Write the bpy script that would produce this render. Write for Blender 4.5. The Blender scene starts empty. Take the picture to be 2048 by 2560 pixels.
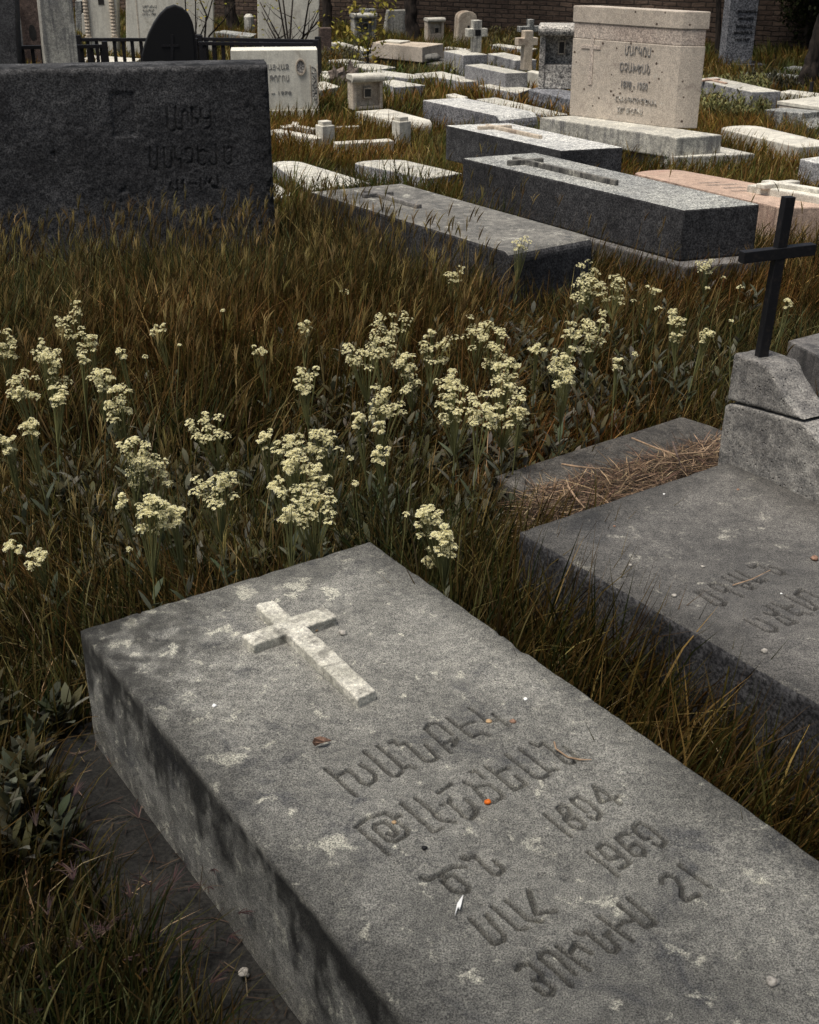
import bpy, bmesh, math, random
import numpy as np
from mathutils import Vector, Matrix
from mathutils import noise as mnoise
random.seed(7); RNG = np.random.default_rng(11)
S = bpy.context.scene; C = S.collection
R = math.radians
# ------------------------------------------------------------------ camera
H = 1.7; F = 3079.0; PITCH = R(25.9)
cam = bpy.data.objects.new('camera', bpy.data.cameras.new('camera')); C.objects.link(cam)
cam.location = (0, 0, H); cam.rotation_euler = (R(90) - PITCH, 0, 0)
cam.data.sensor_fit = 'VERTICAL'; cam.data.sensor_height = 24; cam.data.lens = 24 * F / 2560
cam.data.clip_start = .05; cam.data.clip_end = 400
cam.data.dof.use_dof = True; cam.data.dof.focus_distance = 3.8; cam.data.dof.aperture_fstop = 11
S.camera = cam
# ------------------------------------------------------------------ sky + sun
SUN_EL, SUN_AZ = 71, 236          # azimuth clockwise from +Y (high, from the left)
w = bpy.data.worlds.new("World"); S.world = w; w.use_nodes = True
nt = w.node_tree; bg = nt.nodes['Background']
sky = nt.nodes.new('ShaderNodeTexSky'); sky.sky_type = 'NISHITA'; sky.sun_disc = False
sky.sun_elevation = R(SUN_EL); sky.sun_rotation = R(SUN_AZ); sky.air_density = 1.0; sky.dust_density = 4.0; sky.ozone_density = 0.6
wm = nt.nodes.new('ShaderNodeMix'); wm.data_type = 'RGBA'; wm.blend_type = 'MULTIPLY'; wm.inputs[0].default_value = 1; wm.inputs[7].default_value = (1.04, 1.0, .90, 1)   # hazy warm overcast
nt.links.new(sky.outputs[0], wm.inputs[6]); nt.links.new(wm.outputs[2], bg.inputs[0]); bg.inputs[1].default_value = 0.08
sl = bpy.data.lights.new('sun', 'SUN'); sl.energy = 3.3; sl.angle = R(22); sl.color = (1, .96, .89)
so = bpy.data.objects.new('sun', sl); C.objects.link(so)
sd = Vector((math.sin(R(SUN_AZ)) * math.cos(R(SUN_EL)), math.cos(R(SUN_AZ)) * math.cos(R(SUN_EL)), math.sin(R(SUN_EL))))
so.rotation_euler = sd.to_track_quat('Z', 'Y').to_euler(); so.location = (0, 8, 10)
S.view_settings.view_transform = 'Standard'; S.view_settings.look = 'None'
S.view_settings.exposure = 0.4; S.view_settings.gamma = 1.0

# ------------------------------------------------------------------ measuring helpers
CP, SP = math.cos(PITCH), math.sin(PITCH)
def ray(x, y):
    dx = (x - 1024) / F; dz = -(y - 1280) / F
    return Vector((dx, CP + dz * SP, -SP + dz * CP))
def P(x, y, z=0.0):
    r = ray(x, y); t = (z - H) / r.z
    return Vector((0, 0, H)) + r * t
def PV(x, y, p0, ang):            # point of a vertical plane through p0 that runs in direction ang (degrees)
    n = Vector((-math.sin(R(ang)), math.cos(R(ang)), 0)); r = ray(x, y); o = Vector((0, 0, H))
    return o + r * ((p0 - o).dot(n) / r.dot(n))
def ZY(y, dist):                  # height seen at picture row y at distance dist
    r = ray(1024, y); return H + r.z / r.y * dist
EW = Vector((math.cos(R(34)), math.sin(R(34)), 0)); EL = Vector((math.sin(R(34)), -math.cos(R(34)), 0))
UP = Vector((0, 0, 1))

# ------------------------------------------------------------------ materials
def N(t, ty, **kw):
    n = t.nodes.new(ty)
    for k, v in kw.items():
        if k in n.inputs.keys(): n.inputs[k].default_value = v
        else: setattr(n, k, v)
    return n
def c4(c): return (c[0], c[1], c[2], 1)
def mixc(t, fac, a, b, mode='MIX'):
    m = t.nodes.new('ShaderNodeMix'); m.data_type = 'RGBA'; m.blend_type = mode
    for s, v in ((m.inputs[0], fac), (m.inputs[6], a), (m.inputs[7], b)):
        if hasattr(v, 'links'): t.links.new(v, s)
        elif isinstance(v, (int, float)): s.default_value = v
        else: s.default_value = c4(v)
    return m.outputs[2]
def ramp(t, src, lo, hi):
    m = t.nodes.new('ShaderNodeMapRange'); m.inputs[1].default_value = lo; m.inputs[2].default_value = hi
    m.interpolation_type = 'SMOOTHSTEP'; t.links.new(src, m.inputs[0]); return m.outputs[0]
def noise_(t, vec, scale, detail=4, rough=.6, dist=0):
    n = t.nodes.new('ShaderNodeTexNoise'); n.inputs['Scale'].default_value = scale; n.inputs['Detail'].default_value = detail
    n.inputs['Roughness'].default_value = rough; n.inputs['Distortion'].default_value = dist
    t.links.new(vec, n.inputs['Vector']); return n.outputs[0]
def base_mat(name, rough=.85):
    m = bpy.data.materials.new(name); m.use_nodes = True; t = m.node_tree
    b = t.nodes['Principled BSDF']; b.inputs['Roughness'].default_value = rough
    b.inputs['Specular IOR Level'].default_value = .25
    return m, t, b
def stone(name, a, b_, speck=.35, speck_scale=260, lichen=None, lich_amt=.6, lich_scale=9, stain=None, stain_amt=.5,
          streak=0.0, streak_col=(.03, .03, .03), pits=.25, bump=.25, rough=.85, big=2.2, dirt_shade=False, mott=.8, holes=False):
    m, t, bs = base_mat(name, rough)
    pos = t.nodes.new('ShaderNodeNewGeometry').outputs['Position']
    v = mixc(t, ramp(t, noise_(t, pos, big, 5, .62), .36, .64), a, b_)
    mid = noise_(t, pos, big * 11, 10, .78, .3)
    v = mixc(t, mott, v, mixc(t, ramp(t, mid, .36, .64), (.50, .50, .52), (1.45, 1.43, 1.4)), 'MULTIPLY')
    if stain:
        s = ramp(t, noise_(t, pos, big * 1.7, 8, .72, .6), .60 - .14 * stain_amt, .70)
        v = mixc(t, s, v, stain)
    if lichen:
        ln_ = noise_(t, pos, lich_scale, 9, .68, .35)
        if dirt_shade:
            ma = t.nodes.new('ShaderNodeAttribute'); ma.attribute_name = 'moss'; mq = t.nodes.new('ShaderNodeMath'); mq.operation = 'MULTIPLY_ADD'
            t.links.new(ma.outputs['Fac'], mq.inputs[0]); mq.inputs[1].default_value = .16; t.links.new(ln_, mq.inputs[2]); ln_ = mq.outputs[0]
        l1 = ramp(t, ln_, .66 - .15 * lich_amt, .74 - .12 * lich_amt)
        m0 = t.nodes.new('ShaderNodeMath'); m0.operation = 'MULTIPLY'; t.links.new(l1, m0.inputs[0]); t.links.new(ramp(t, noise_(t, pos, lich_scale * 14, 4, .8), .36, .56), m0.inputs[1])
        v = mixc(t, m0.outputs[0], v, lichen)
        vo = t.nodes.new('ShaderNodeTexVoronoi'); vo.inputs['Scale'].default_value = lich_scale * 4.5; vo.inputs['Randomness'].default_value = 1
        t.links.new(pos, vo.inputs['Vector'])
        l2 = ramp(t, vo.outputs['Distance'], .27, .12)
        l3 = ramp(t, noise_(t, pos, lich_scale * .9, 3, .5), .50, .62)
        mm = t.nodes.new('ShaderNodeMath'); mm.operation = 'MULTIPLY'; t.links.new(l2, mm.inputs[0]); t.links.new(l3, mm.inputs[1])
        m2 = t.nodes.new('ShaderNodeMath'); m2.operation = 'MULTIPLY'; t.links.new(mm.outputs[0], m2.inputs[0]); m2.inputs[1].default_value = .55 * lich_amt
        v = mixc(t, m2.outputs[0], v, lichen)
    if streak > 0:
        mp = t.nodes.new('ShaderNodeMapping'); mp.inputs['Scale'].default_value = (9, 9, .9); t.links.new(pos, mp.inputs['Vector'])
        s = ramp(t, noise_(t, mp.outputs[0], 1.6, 8, .7, .4), .42, .64)
        nz = t.nodes.new('ShaderNodeSeparateXYZ'); t.links.new(t.nodes.new('ShaderNodeNewGeometry').outputs['Normal'], nz.inputs[0])
        side = ramp(t, nz.outputs[2], .8, .4)
        mm = t.nodes.new('ShaderNodeMath'); mm.operation = 'MULTIPLY'; t.links.new(s, mm.inputs[0]); t.links.new(side, mm.inputs[1])
        m2 = t.nodes.new('ShaderNodeMath'); m2.operation = 'MULTIPLY'; t.links.new(mm.outputs[0], m2.inputs[0]); m2.inputs[1].default_value = streak
        v = mixc(t, m2.outputs[0], v, streak_col)
    if holes:
        hv = t.nodes.new('ShaderNodeTexVoronoi'); hv.inputs['Scale'].default_value = 13; t.links.new(pos, hv.inputs['Vector'])
        ha = t.nodes.new('ShaderNodeMath'); ha.operation = 'MULTIPLY_ADD'; t.links.new(noise_(t, pos, 40, 3), ha.inputs[0]); ha.inputs[1].default_value = .16; t.links.new(hv.outputs['Distance'], ha.inputs[2])
        v = mixc(t, ramp(t, ha.outputs[0], .235, .17), v, (.07, .05, .04))
    fine = noise_(t, pos, speck_scale, 3, .75)
    v = mixc(t, speck, v, mixc(t, ramp(t, fine, .38, .62), (.2, .2, .22), (2.0, 1.98, 1.92)), 'MULTIPLY')
    if dirt_shade:  # tint also carries the shade painted into the letter grooves
        at = t.nodes.new('ShaderNodeAttribute'); at.attribute_name = 'tint'; v = mixc(t, 1.0, v, at.outputs['Color'], 'MULTIPLY')
    t.links.new(v, bs.inputs['Base Color'])
    pit = t.nodes.new('ShaderNodeTexVoronoi'); pit.inputs['Scale'].default_value = 55; t.links.new(pos, pit.inputs['Vector'])
    pr = ramp(t, pit.outputs['Distance'], .0, .22)
    hgt = t.nodes.new('ShaderNodeMath'); hgt.operation = 'MULTIPLY_ADD'; t.links.new(pr, hgt.inputs[0]); hgt.inputs[1].default_value = pits; t.links.new(mid, hgt.inputs[2])
    h2 = t.nodes.new('ShaderNodeMath'); h2.operation = 'MULTIPLY_ADD'; t.links.new(fine, h2.inputs[0]); h2.inputs[1].default_value = .35; t.links.new(hgt.outputs[0], h2.inputs[2])
    bm = t.nodes.new('ShaderNodeBump'); bm.inputs['Strength'].default_value = bump; bm.inputs['Distance'].default_value = .006
    t.links.new(h2.outputs[0], bm.inputs['Height']); t.links.new(bm.outputs[0], bs.inputs['Normal'])
    return m
M = {}
M['tomb'] = stone('weathered_tomb_stone', (.105, .103, .097), (.165, .160, .146), lichen=(.38, .37, .325), lich_amt=.62, lich_scale=13, stain=(.050, .052, .055), stain_amt=.6, streak=.95, streak_col=(.018, .018, .02), speck=.55, speck_scale=330, bump=.35)
M['tomb_cut'] = stone('carved_tomb_stone', (.118, .117, .108), (.182, .180, .165), lichen=(.40, .39, .33), lich_amt=.50, lich_scale=26, stain=(.062, .063, .065), stain_amt=.55, speck=.8, speck_scale=430, bump=.5, big=4.2, mott=.6, dirt_shade=True)
M['tomb_dark'] = stone('brownish_tomb_stone', (.078, .075, .074), (.125, .119, .115), lichen=(.24, .23, .21), lich_amt=.55, lich_scale=14, stain=(.040, .040, .043), stain_amt=.6, streak=.8, speck=.55, speck_scale=330, bump=.35)
M['tomb_dark_cut'] = stone('carved_dark_tomb_stone', (.075, .073, .070), (.11, .106, .10), lichen=(.25, .24, .21), lich_amt=.5, lich_scale=12, stain=(.045, .045, .046), stain_amt=.5, speck=.75, speck_scale=380, bump=.45, mott=.5, dirt_shade=True)
M['pad'] = stone('dark_concrete_pad', (.010, .0098, .009), (.024, .023, .021), stain=(.014, .014, .014), speck=.5, speck_scale=120, bump=.6)
M['marble'] = stone('worn_marble', (.36, .35, .30), (.58, .56, .49), stain=(.13, .125, .11), stain_amt=.95, lichen=(.62, .60, .53), lich_amt=.5, lich_scale=22, speck=.3, speck_scale=420, big=11, bump=.5, mott=.75)
M['granite'] = stone('rough_grey_granite', (.20, .205, .20), (.27, .275, .26), speck=.85, speck_scale=110, stain=(.12, .125, .13), streak=1.0, streak_col=(.035, .036, .04), bump=.55)
M['granite_dark'] = stone('blackened_granite', (.030, .0302, .033), (.056, .0565, .060), speck=.85, speck_scale=130, stain=(.022, .022, .024), stain_amt=.8, bump=.6)
M['granite_dark_cut'] = stone('cut_blackened_granite', (.030, .0302, .033), (.056, .0565, .060), speck=.85, speck_scale=130, stain=(.022, .022, .024), stain_amt=.8, bump=.6, dirt_shade=True)
M['granite_blue'] = stone('blue_grey_granite', (.095, .099, .112), (.15, .154, .168), speck=.8, speck_scale=55, bump=.5)
M['white'] = stone('pale_limestone', (.36, .35, .31), (.46, .45, .40), stain=(.27, .265, .25), stain_amt=.7, streak=.75, streak_col=(.10, .10, .105), speck=.45, speck_scale=140, mott=.75, bump=.3)
M['whiter'] = stone('white_plaster_stone', (.46, .44, .385), (.56, .54, .475), stain=(.30, .29, .26), stain_amt=.75, streak=.5, streak_col=(.22, .2, .175), speck=.25, speck_scale=140, mott=.35, bump=.2)
M['grey_slab'] = stone('grey_granite_white_top', (.36, .365, .355), (.45, .45, .43), stain=(.2, .2, .21), stain_amt=.4, streak=1.0, streak_col=(.10, .10, .115), speck=.6, speck_scale=110, bump=.45)
M['cream'] = stone('cream_render', (.40, .34, .27), (.50, .44, .36), stain=(.20, .145, .11), stain_amt=.6, mott=.45, speck=.3, speck_scale=120, bump=.3)
M['pinkish'] = stone('pinkish_travertine', (.40, .35, .295), (.46, .405, .345), stain=(.27, .23, .20), stain_amt=.35, lichen=(.52, .50, .44), lich_amt=.3, lich_scale=8, speck=.3, mott=.25, holes=True, speck_scale=140, pits=.9, bump=.55)
M['pink'] = stone('pink_sandstone', (.35, .255, .20), (.42, .315, .25), stain=(.33, .21, .17), mott=.4, streak=.7, streak_col=(.10, .06, .05), speck=.35, speck_scale=150, bump=.3)
M['rough'] = stone('rough_grey_render', (.20, .19, .18), (.36, .345, .32), stain=(.10, .10, .10), speck=.85, speck_scale=60, bump=.8)
M['pedestal'] = stone('pitted_artificial_stone', (.13, .125, .12), (.215, .208, .195), lichen=(.32, .31, .285), lich_amt=.45, lich_scale=15, stain=(.045, .045, .047), stain_amt=.95, speck=.45, speck_scale=200, pits=1.4, bump=.8)
M['ledge'] = stone('dirty_ledge_concrete', (.050, .047, .043), (.082, .077, .070), stain=(.03, .028, .026), stain_amt=.7, speck=.7, speck_scale=260, bump=.7)
M['brown_stone'] = stone('brown_stone', (.09, .065, .055), (.14, .10, .085), speck=.4, bump=.4, speck_scale=90)
M['shade_side_pale'] = stone('shade_greyed_limestone_side', (.19, .19, .20), (.29, .29, .295), stain=(.10, .10, .11), stain_amt=.6, speck=.6, speck_scale=110, bump=.5, mott=.6)  # greyer copy of the pale stone for sides, coloured like shade
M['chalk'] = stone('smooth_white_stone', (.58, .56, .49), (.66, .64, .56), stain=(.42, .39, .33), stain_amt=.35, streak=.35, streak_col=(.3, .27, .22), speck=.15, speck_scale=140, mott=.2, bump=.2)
M['shade_side_dark'] = stone('shade_darkened_rough_side', (.020, .020, .022), (.040, .040, .043), speck=.8, speck_scale=110, lichen=(.10, .10, .10), lich_amt=.4, bump=.6)  # near-black stone for upright faces; shade painted into the colour
M['shade_side_grey'] = stone('shade_greyed_rough_side', (.085, .086, .095), (.15, .15, .16), speck=.8, speck_scale=90, stain=(.04, .04, .045), bump=.6)  # side stone greyed to paint shade on upright faces
M['rough_pink'] = stone('rough_pink_stone', (.36, .30, .26), (.45, .39, .34), mott=.4, speck=.45, speck_scale=90, bump=.9)
M['ink'] = stone('dark_letter_paint', (.17, .165, .16), (.23, .22, .21), speck=.3, bump=.1)
M['black'] = base_mat('black_lacquer', .6)[0]; M['black'].node_tree.nodes['Principled BSDF'].inputs['Base Color'].default_value = (.006, .006, .007, 1)
def iron():
    m, t, b = base_mat('black_painted_iron', .5)
    pos = t.nodes.new('ShaderNodeNewGeometry').outputs['Position']
    n = noise_(t, pos, 60, 5, .7)
    t.links.new(mixc(t, ramp(t, n, .5, .75), (.010, .010, .012), (.035, .028, .026)), b.inputs['Base Color'])
    bm = N(t, 'ShaderNodeBump', Strength=.3, Distance=.003); t.links.new(n, bm.inputs['Height']); t.links.new(bm.outputs[0], b.inputs['Normal'])
    return m
M['iron'] = iron()
def plain(name, col, rough=.8, var=.3, scale=30):
    m, t, b = base_mat(name, rough)
    pos = t.nodes.new('ShaderNodeNewGeometry').outputs['Position']
    n = ramp(t, noise_(t, pos, scale, 5, .7), .3, .7)
    t.links.new(mixc(t, n, [c * (1 - var) for c in col], [c * (1 + var) for c in col]), b.inputs['Base Color']); return m
M['dark_panel'] = plain('dark_portrait_and_hole_panel', (.03, .028, .026), .4)
M['leafdry'] = plain('dry_leaf', (.22, .13, .09), .8, .5, 200)
M['pebble'] = plain('pale_pebble', (.30, .28, .25), .8, .5, 150)
M['seed'] = plain('tan_seed', (.40, .27, .15), .6)
M['paper'] = plain('white_shard', (.8, .8, .78), .7, .05)
M['orange'] = plain('orange_shell', (.55, .12, .01), .4, .1)
M['twig'] = plain('dry_twig', (.27, .185, .12), .8, .4, 60)
def attr_mat(name, transl=.25, rough=.6):
    m, t, b = base_mat(name, rough)
    a = t.nodes.new('ShaderNodeAttribute'); a.attribute_name = 'tint'; b.inputs['Specular IOR Level'].default_value = .08
    t.links.new(a.outputs['Color'], b.inputs['Base Color'])
    if transl:
        tr = t.nodes.new('ShaderNodeBsdfTranslucent'); t.links.new(a.outputs['Color'], tr.inputs[0])
        mx = t.nodes.new('ShaderNodeMixShader'); mx.inputs[0].default_value = transl
        t.links.new(b.outputs[0], mx.inputs[1]); t.links.new(tr.outputs[0], mx.inputs[2])
        t.links.new(mx.outputs[0], t.nodes['Material Output'].inputs[0])
    return m
M['grass'] = attr_mat('grass_blades', .3, .6); M['leaf'] = attr_mat('weed_leaves', .2, .55)
M['petal'] = attr_mat('cream_petals', .3, .7); M['stemgreen'] = attr_mat('weed_stems', .0, .6); M['needles'] = attr_mat('fallen_needles', .0, .7)
def soil():
    m, t, b = base_mat('dark_soil', .95)
    pos = t.nodes.new('ShaderNodeNewGeometry').outputs['Position']
    v = mixc(t, ramp(t, noise_(t, pos, 3, 8, .7), .35, .65), (.012, .010, .006), (.030, .023, .012))
    v = mixc(t, ramp(t, noise_(t, pos, 90, 4, .7), .5, .7), v, (.05, .036, .022)); t.links.new(v, b.inputs['Base Color'])
    bm = N(t, 'ShaderNodeBump', Strength=.8, Distance=.03); t.links.new(noise_(t, pos, 25, 8, .7), bm.inputs['Height']); t.links.new(bm.outputs[0], b.inputs['Normal'])
    return m
M['soil'] = soil()
def brick():
    m, t, b = base_mat('old_brick', .9)
    co = t.nodes.new('ShaderNodeTexCoord').outputs['Object']
    sx = t.nodes.new('ShaderNodeSeparateXYZ'); t.links.new(co, sx.inputs[0])
    cx = t.nodes.new('ShaderNodeCombineXYZ'); t.links.new(sx.outputs[0], cx.inputs[0])
    wob = noise_(t, co, 1.3, 3); ad = t.nodes.new('ShaderNodeMath'); ad.operation = 'MULTIPLY_ADD'; t.links.new(wob, ad.inputs[0]); ad.inputs[1].default_value = .06
    t.links.new(sx.outputs[2], ad.inputs[2]); t.links.new(ad.outputs[0], cx.inputs[1])
    br = t.nodes.new('ShaderNodeTexBrick'); t.links.new(cx.outputs[0], br.inputs['Vector'])
    br.inputs['Scale'].default_value = 1; br.inputs['Brick Width'].default_value = .21; br.inputs['Row Height'].default_value = .064
    br.inputs['Mortar Size'].default_value = .009; br.inputs['Mortar Smooth'].default_value = .5; br.inputs['Bias'].default_value = -.1
    br.inputs['Color1'].default_value = (.070, .050, .040, 1); br.inputs['Color2'].default_value = (.125, .092, .072, 1); br.inputs['Mortar'].default_value = (.030, .024, .020, 1)
    v = mixc(t, .8, br.outputs['Color'], mixc(t, ramp(t, noise_(t, co, 1.1, 8, .7), .3, .7), (.35, .33, .32), (1.5, 1.4, 1.3)), 'MULTIPLY')
    v = mixc(t, ramp(t, noise_(t, co, 12, 6, .75), .58, .72), v, (.19, .15, .115))
    t.links.new(v, b.inputs['Base Color'])
    h = t.nodes.new('ShaderNodeMath'); h.operation = 'MULTIPLY_ADD'; t.links.new(br.outputs['Fac'], h.inputs[0]); h.inputs[1].default_value = -1.2; t.links.new(noise_(t, co, 22, 6, .7), h.inputs[2])
    bm = N(t, 'ShaderNodeBump', Strength=.9, Distance=.03); t.links.new(h.outputs[0], bm.inputs['Height']); t.links.new(bm.outputs[0], b.inputs['Normal'])
    return m
M['brick'] = brick()
def bark():
    m, t, b = base_mat('dark_bark', .9)
    pos = t.nodes.new('ShaderNodeNewGeometry').outputs['Position']
    mp = t.nodes.new('ShaderNodeMapping'); mp.inputs['Scale'].default_value = (1, 1, .25); t.links.new(pos, mp.inputs['Vector'])
    n = noise_(t, mp.outputs[0], 22, 6, .7, .5)
    t.links.new(mixc(t, ramp(t, n, .35, .7), (.010, .008, .007), (.055, .042, .034)), b.inputs['Base Color'])
    bm = N(t, 'ShaderNodeBump', Strength=.9, Distance=.02); t.links.new(n, bm.inputs['Height']); t.links.new(bm.outputs[0], b.inputs['Normal']); return m
M['bark'] = bark()
M['stumpwood'] = plain('weathered_stump_wood', (.16, .13, .11), .9, .75, 25)

# ------------------------------------------------------------------ object helpers
def tag(o, label=None, cat=None, group=None, kind=None):
    if label: o['label'] = label
    if cat: o['category'] = cat
    if group: o['group'] = group
    if kind: o['kind'] = kind
    return o
def thing(name, label, cat, loc, group=None):
    o = bpy.data.objects.new(name, None); C.objects.link(o); o.location = loc; o.empty_display_size = .1
    return tag(o, label, cat, group)
def link(name, me, mat, parent=None):
    o = bpy.data.objects.new(name, me); C.objects.link(o)
    if mat is not None: me.materials.append(mat)
    if parent is not None: o.parent = parent
    return o
def shift(bm, parent):
    if parent is not None: bmesh.ops.translate(bm, verts=bm.verts, vec=-Vector(parent.location))
def done(name, bm, mat, parent=None, smooth=False, bev=0, seg=2):
    bmesh.ops.recalc_face_normals(bm, faces=bm.faces)
    if bev:
        ed = [e for e in bm.edges if len(e.link_faces) == 2 and e.calc_face_angle(0) > .5]
        bmesh.ops.bevel(bm, geom=ed, offset=bev, segments=seg, affect='EDGES', clamp_overlap=True, profile=.6)
    base = None
    if parent is None:
        cs = [v.co for v in bm.verts]; zb = min(c.z for c in cs)
        base = Vector((sum(c.x for c in cs) / len(cs), sum(c.y for c in cs) / len(cs), zb))
        bmesh.ops.translate(bm, verts=bm.verts, vec=-base)
    else: shift(bm, parent)
    me = bpy.data.meshes.new(name); bm.to_mesh(me); bm.free()
    if smooth: me.polygons.foreach_set('use_smooth', [True] * len(me.polygons))
    o = link(name, me, mat, parent)
    if base is not None: o.location = base
    return o
def prism(bm, bot, top):          # two rings of the same length
    a = [bm.verts.new(p) for p in bot]; b = [bm.verts.new(p) for p in top]; n = len(a)
    bm.faces.new(a[::-1]); bm.faces.new(b)
    for i in range(n): bm.faces.new((a[i], a[(i + 1) % n], b[(i + 1) % n], b[i]))
    return bm
def box(bm, o, ex, ey, ez):       # corner o and three edge vectors
    return prism(bm, [o, o + ex, o + ex + ey, o + ey], [o + ez, o + ex + ez, o + ex + ey + ez, o + ey + ez])
def tube(bm, pts, rad, n=8):
    rings = []
    for i, p in enumerate(pts):
        p = Vector(p); d = (Vector(pts[min(i + 1, len(pts) - 1)]) - Vector(pts[max(i - 1, 0)])).normalized()
        a = d.cross(Vector((0, 0, 1)) if abs(d.z) < .9 else Vector((1, 0, 0))).normalized(); b = d.cross(a)
        r = rad[i] if isinstance(rad, (list, tuple)) else rad
        rings.append([bm.verts.new(p + (a * math.cos(2 * math.pi * k / n) + b * math.sin(2 * math.pi * k / n)) * r) for k in range(n)])
    for q, s in zip(rings, rings[1:]):
        for k in range(n): bm.faces.new((q[k], q[(k + 1) % n], s[(k + 1) % n], s[k]))
    bm.faces.new(rings[0][::-1]); bm.faces.new(rings[-1])
    return bm
FOOT = []                          # footprints no grass grows through
def foot(pts, grow=0.0):
    c = sum((Vector((p[0], p[1])) for p in pts), Vector((0, 0))) / len(pts)
    FOOT.append([tuple(c + (Vector((p[0], p[1])) - c) * (1 + grow)) for p in pts])
def quad(px, z):                   # 3 or 4 picture corners on the level z (third pair completes a parallelogram)
    q = [P(x, y, z) for x, y in px]
    if len(q) == 3: q = [q[0], q[0] + q[2] - q[1], q[2], q[1]]   # given: far-left, near-left, near-right
    return q                       # A far-left, B far-right, C near-right, D near-left
def uv(q, u, v, z=None):
    p = q[0] * (1 - u) * (1 - v) + q[1] * u * (1 - v) + q[2] * u * v + q[3] * (1 - u) * v
    if z is not None: p = Vector((p.x, p.y, z))
    return p
def rough_top(bm, amp, cuts=0):
    for v in bm.verts:
        n = mnoise.noise(v.co * 3.1) * amp + mnoise.noise(v.co * 11) * amp * .4
        v.co.z += n; v.co.x += mnoise.noise(v.co * 5 + Vector((9, 0, 0))) * amp; v.co.y += mnoise.noise(v.co * 5 + Vector((0, 9, 0))) * amp
def cross_relief(parent, q, z, u0, v0, v1, vc, au, wdt, mat, h=.022, name='cross'):
    # long arm from v0 to v1 (slab length fractions), arm centre vc, arm half-length au (m), bar width wdt (m)
    ax = (uv(q, 1, vc) - uv(q, 0, vc)); wl = ax.length; ax.normalize()
    ay = (uv(q, u0, v1) - uv(q, u0, v0)).normalized(); o = Vector((0, 0, z - .003))
    a = uv(q, u0, v0, 0); b = uv(q, u0, v1, 0); c = uv(q, u0, vc, 0); hw = wdt / 2
    ring = [a - ax * hw, a + ax * hw, c + ax * hw - ay * hw, c + ax * au - ay * hw, c + ax * au + ay * hw, c + ax * hw + ay * hw,
            b + ax * hw, b - ax * hw, c - ax * hw + ay * hw, c - ax * au + ay * hw, c - ax * au - ay * hw, c - ax * hw - ay * hw]
    bm = bmesh.new(); prism(bm, [r + o for r in ring], [r + o + UP * (h + .003) for r in ring])
    return done(name, bm, mat, parent, bev=min(.006, h * .3))
def slab(label, px, zt, zb, mat, bev=.008, head=0.0, near=0.0, group='grave slabs lying in the grass', cross=None, name='grave_slab', taper=0, fp=True, rough=.004, text=None, side=None):
    if side is None and mat in (M['white'], M['grey_slab']): side = M['shade_side_pale']  # pale slabs get sides darkened in colour as shade
    q = quad(px, zt); t = thing(name, label, 'grave slab', Vector((*(sum(q, Vector()) / 4).xy, zb)), group)
    ring = []
    if head:                       # rounded head outline
        for k in range(9):
            a = math.pi * k / 8; ring.append(uv(q, .5 - .5 * math.cos(a), head * (1 - math.sin(a))))
    else: ring = [q[0].copy(), q[1].copy()]
    ring += [q[2].copy(), q[3].copy()]
    bm = bmesh.new()
    if near:                       # bull-nosed near end: side profile swept across
        n0 = 6; prof = []
        Lg = (q[3] - q[0]).length; hh = zt - zb; rr = min(near, hh * .9)
        vv = [0, 1 - rr / Lg] + [1 - rr / Lg * (1 - math.sin(math.pi / 2 * k / n0)) for k in range(1, n0 + 1)]
        zz = [zt, zt] + [zt - rr * (1 - math.cos(math.pi / 2 * k / n0)) for k in range(1, n0 + 1)]
        L_ = [uv(q, 0, v, z) for v, z in zip(vv, zz)] + [uv(q, 0, 1, zb), uv(q, 0, 0, zb)]
        R_ = [uv(q, 1, v, z) for v, z in zip(vv, zz)] + [uv(q, 1, 1, zb), uv(q, 1, 0, zb)]
        prism(bm, L_, R_)
    else: prism(bm, [Vector((p.x, p.y, zb)) for p in ring], ring)
    o = done('slab_body', bm, mat, t, bev=bev)
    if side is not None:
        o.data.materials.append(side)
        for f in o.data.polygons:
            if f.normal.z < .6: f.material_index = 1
    if cross: cross_relief(t, q, zt, *cross)
    if fp: foot(q)
    return t, q

# ------------------------------------------------------------------ engraved blocks: a fine grid face with V-cut letters
def seg_dist(X, Y, polys):
    D = np.full(X.shape, 9.0)
    for pl in polys:
        for (x0, y0), (x1, y1) in zip(pl, pl[1:]):
            dx, dy = x1 - x0, y1 - y0; l2 = dx * dx + dy * dy + 1e-12
            mrg = .02
            msk = (X > min(x0, x1) - mrg) & (X < max(x0, x1) + mrg) & (Y > min(y0, y1) - mrg) & (Y < max(y0, y1) + mrg)
            xs, ys = X[msk], Y[msk]; tt = np.clip(((xs - x0) * dx + (ys - y0) * dy) / l2, 0, 1)
            D[msk] = np.minimum(D[msk], np.hypot(xs - x0 - tt * dx, ys - y0 - tt * dy))
    return D
def vnoise(X, Y, sc, seed):        # smooth value noise on arrays
    r = np.random.default_rng(seed); T = r.random((256, 256)); x = X * sc + 100.3; y = Y * sc + 57.7
    xi = np.floor(x).astype(int); yi = np.floor(y).astype(int); fx = x - xi; fy = y - yi; fx = fx * fx * (3 - 2 * fx); fy = fy * fy * (3 - 2 * fy)
    g = lambda a, b: T[a % 256, b % 256]
    return (g(xi, yi) * (1 - fx) + g(xi + 1, yi) * fx) * (1 - fy) + (g(xi, yi + 1) * (1 - fx) + g(xi + 1, yi + 1) * fx) * fy
def spacing(a, b, zones, coarse, fine):
    out = [a]
    while out[-1] < b:
        s = fine if any(z0 < out[-1] < z1 for z0, z1 in zones) else coarse
        out.append(min(b, out[-1] + s))
    return np.array(out)
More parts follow.
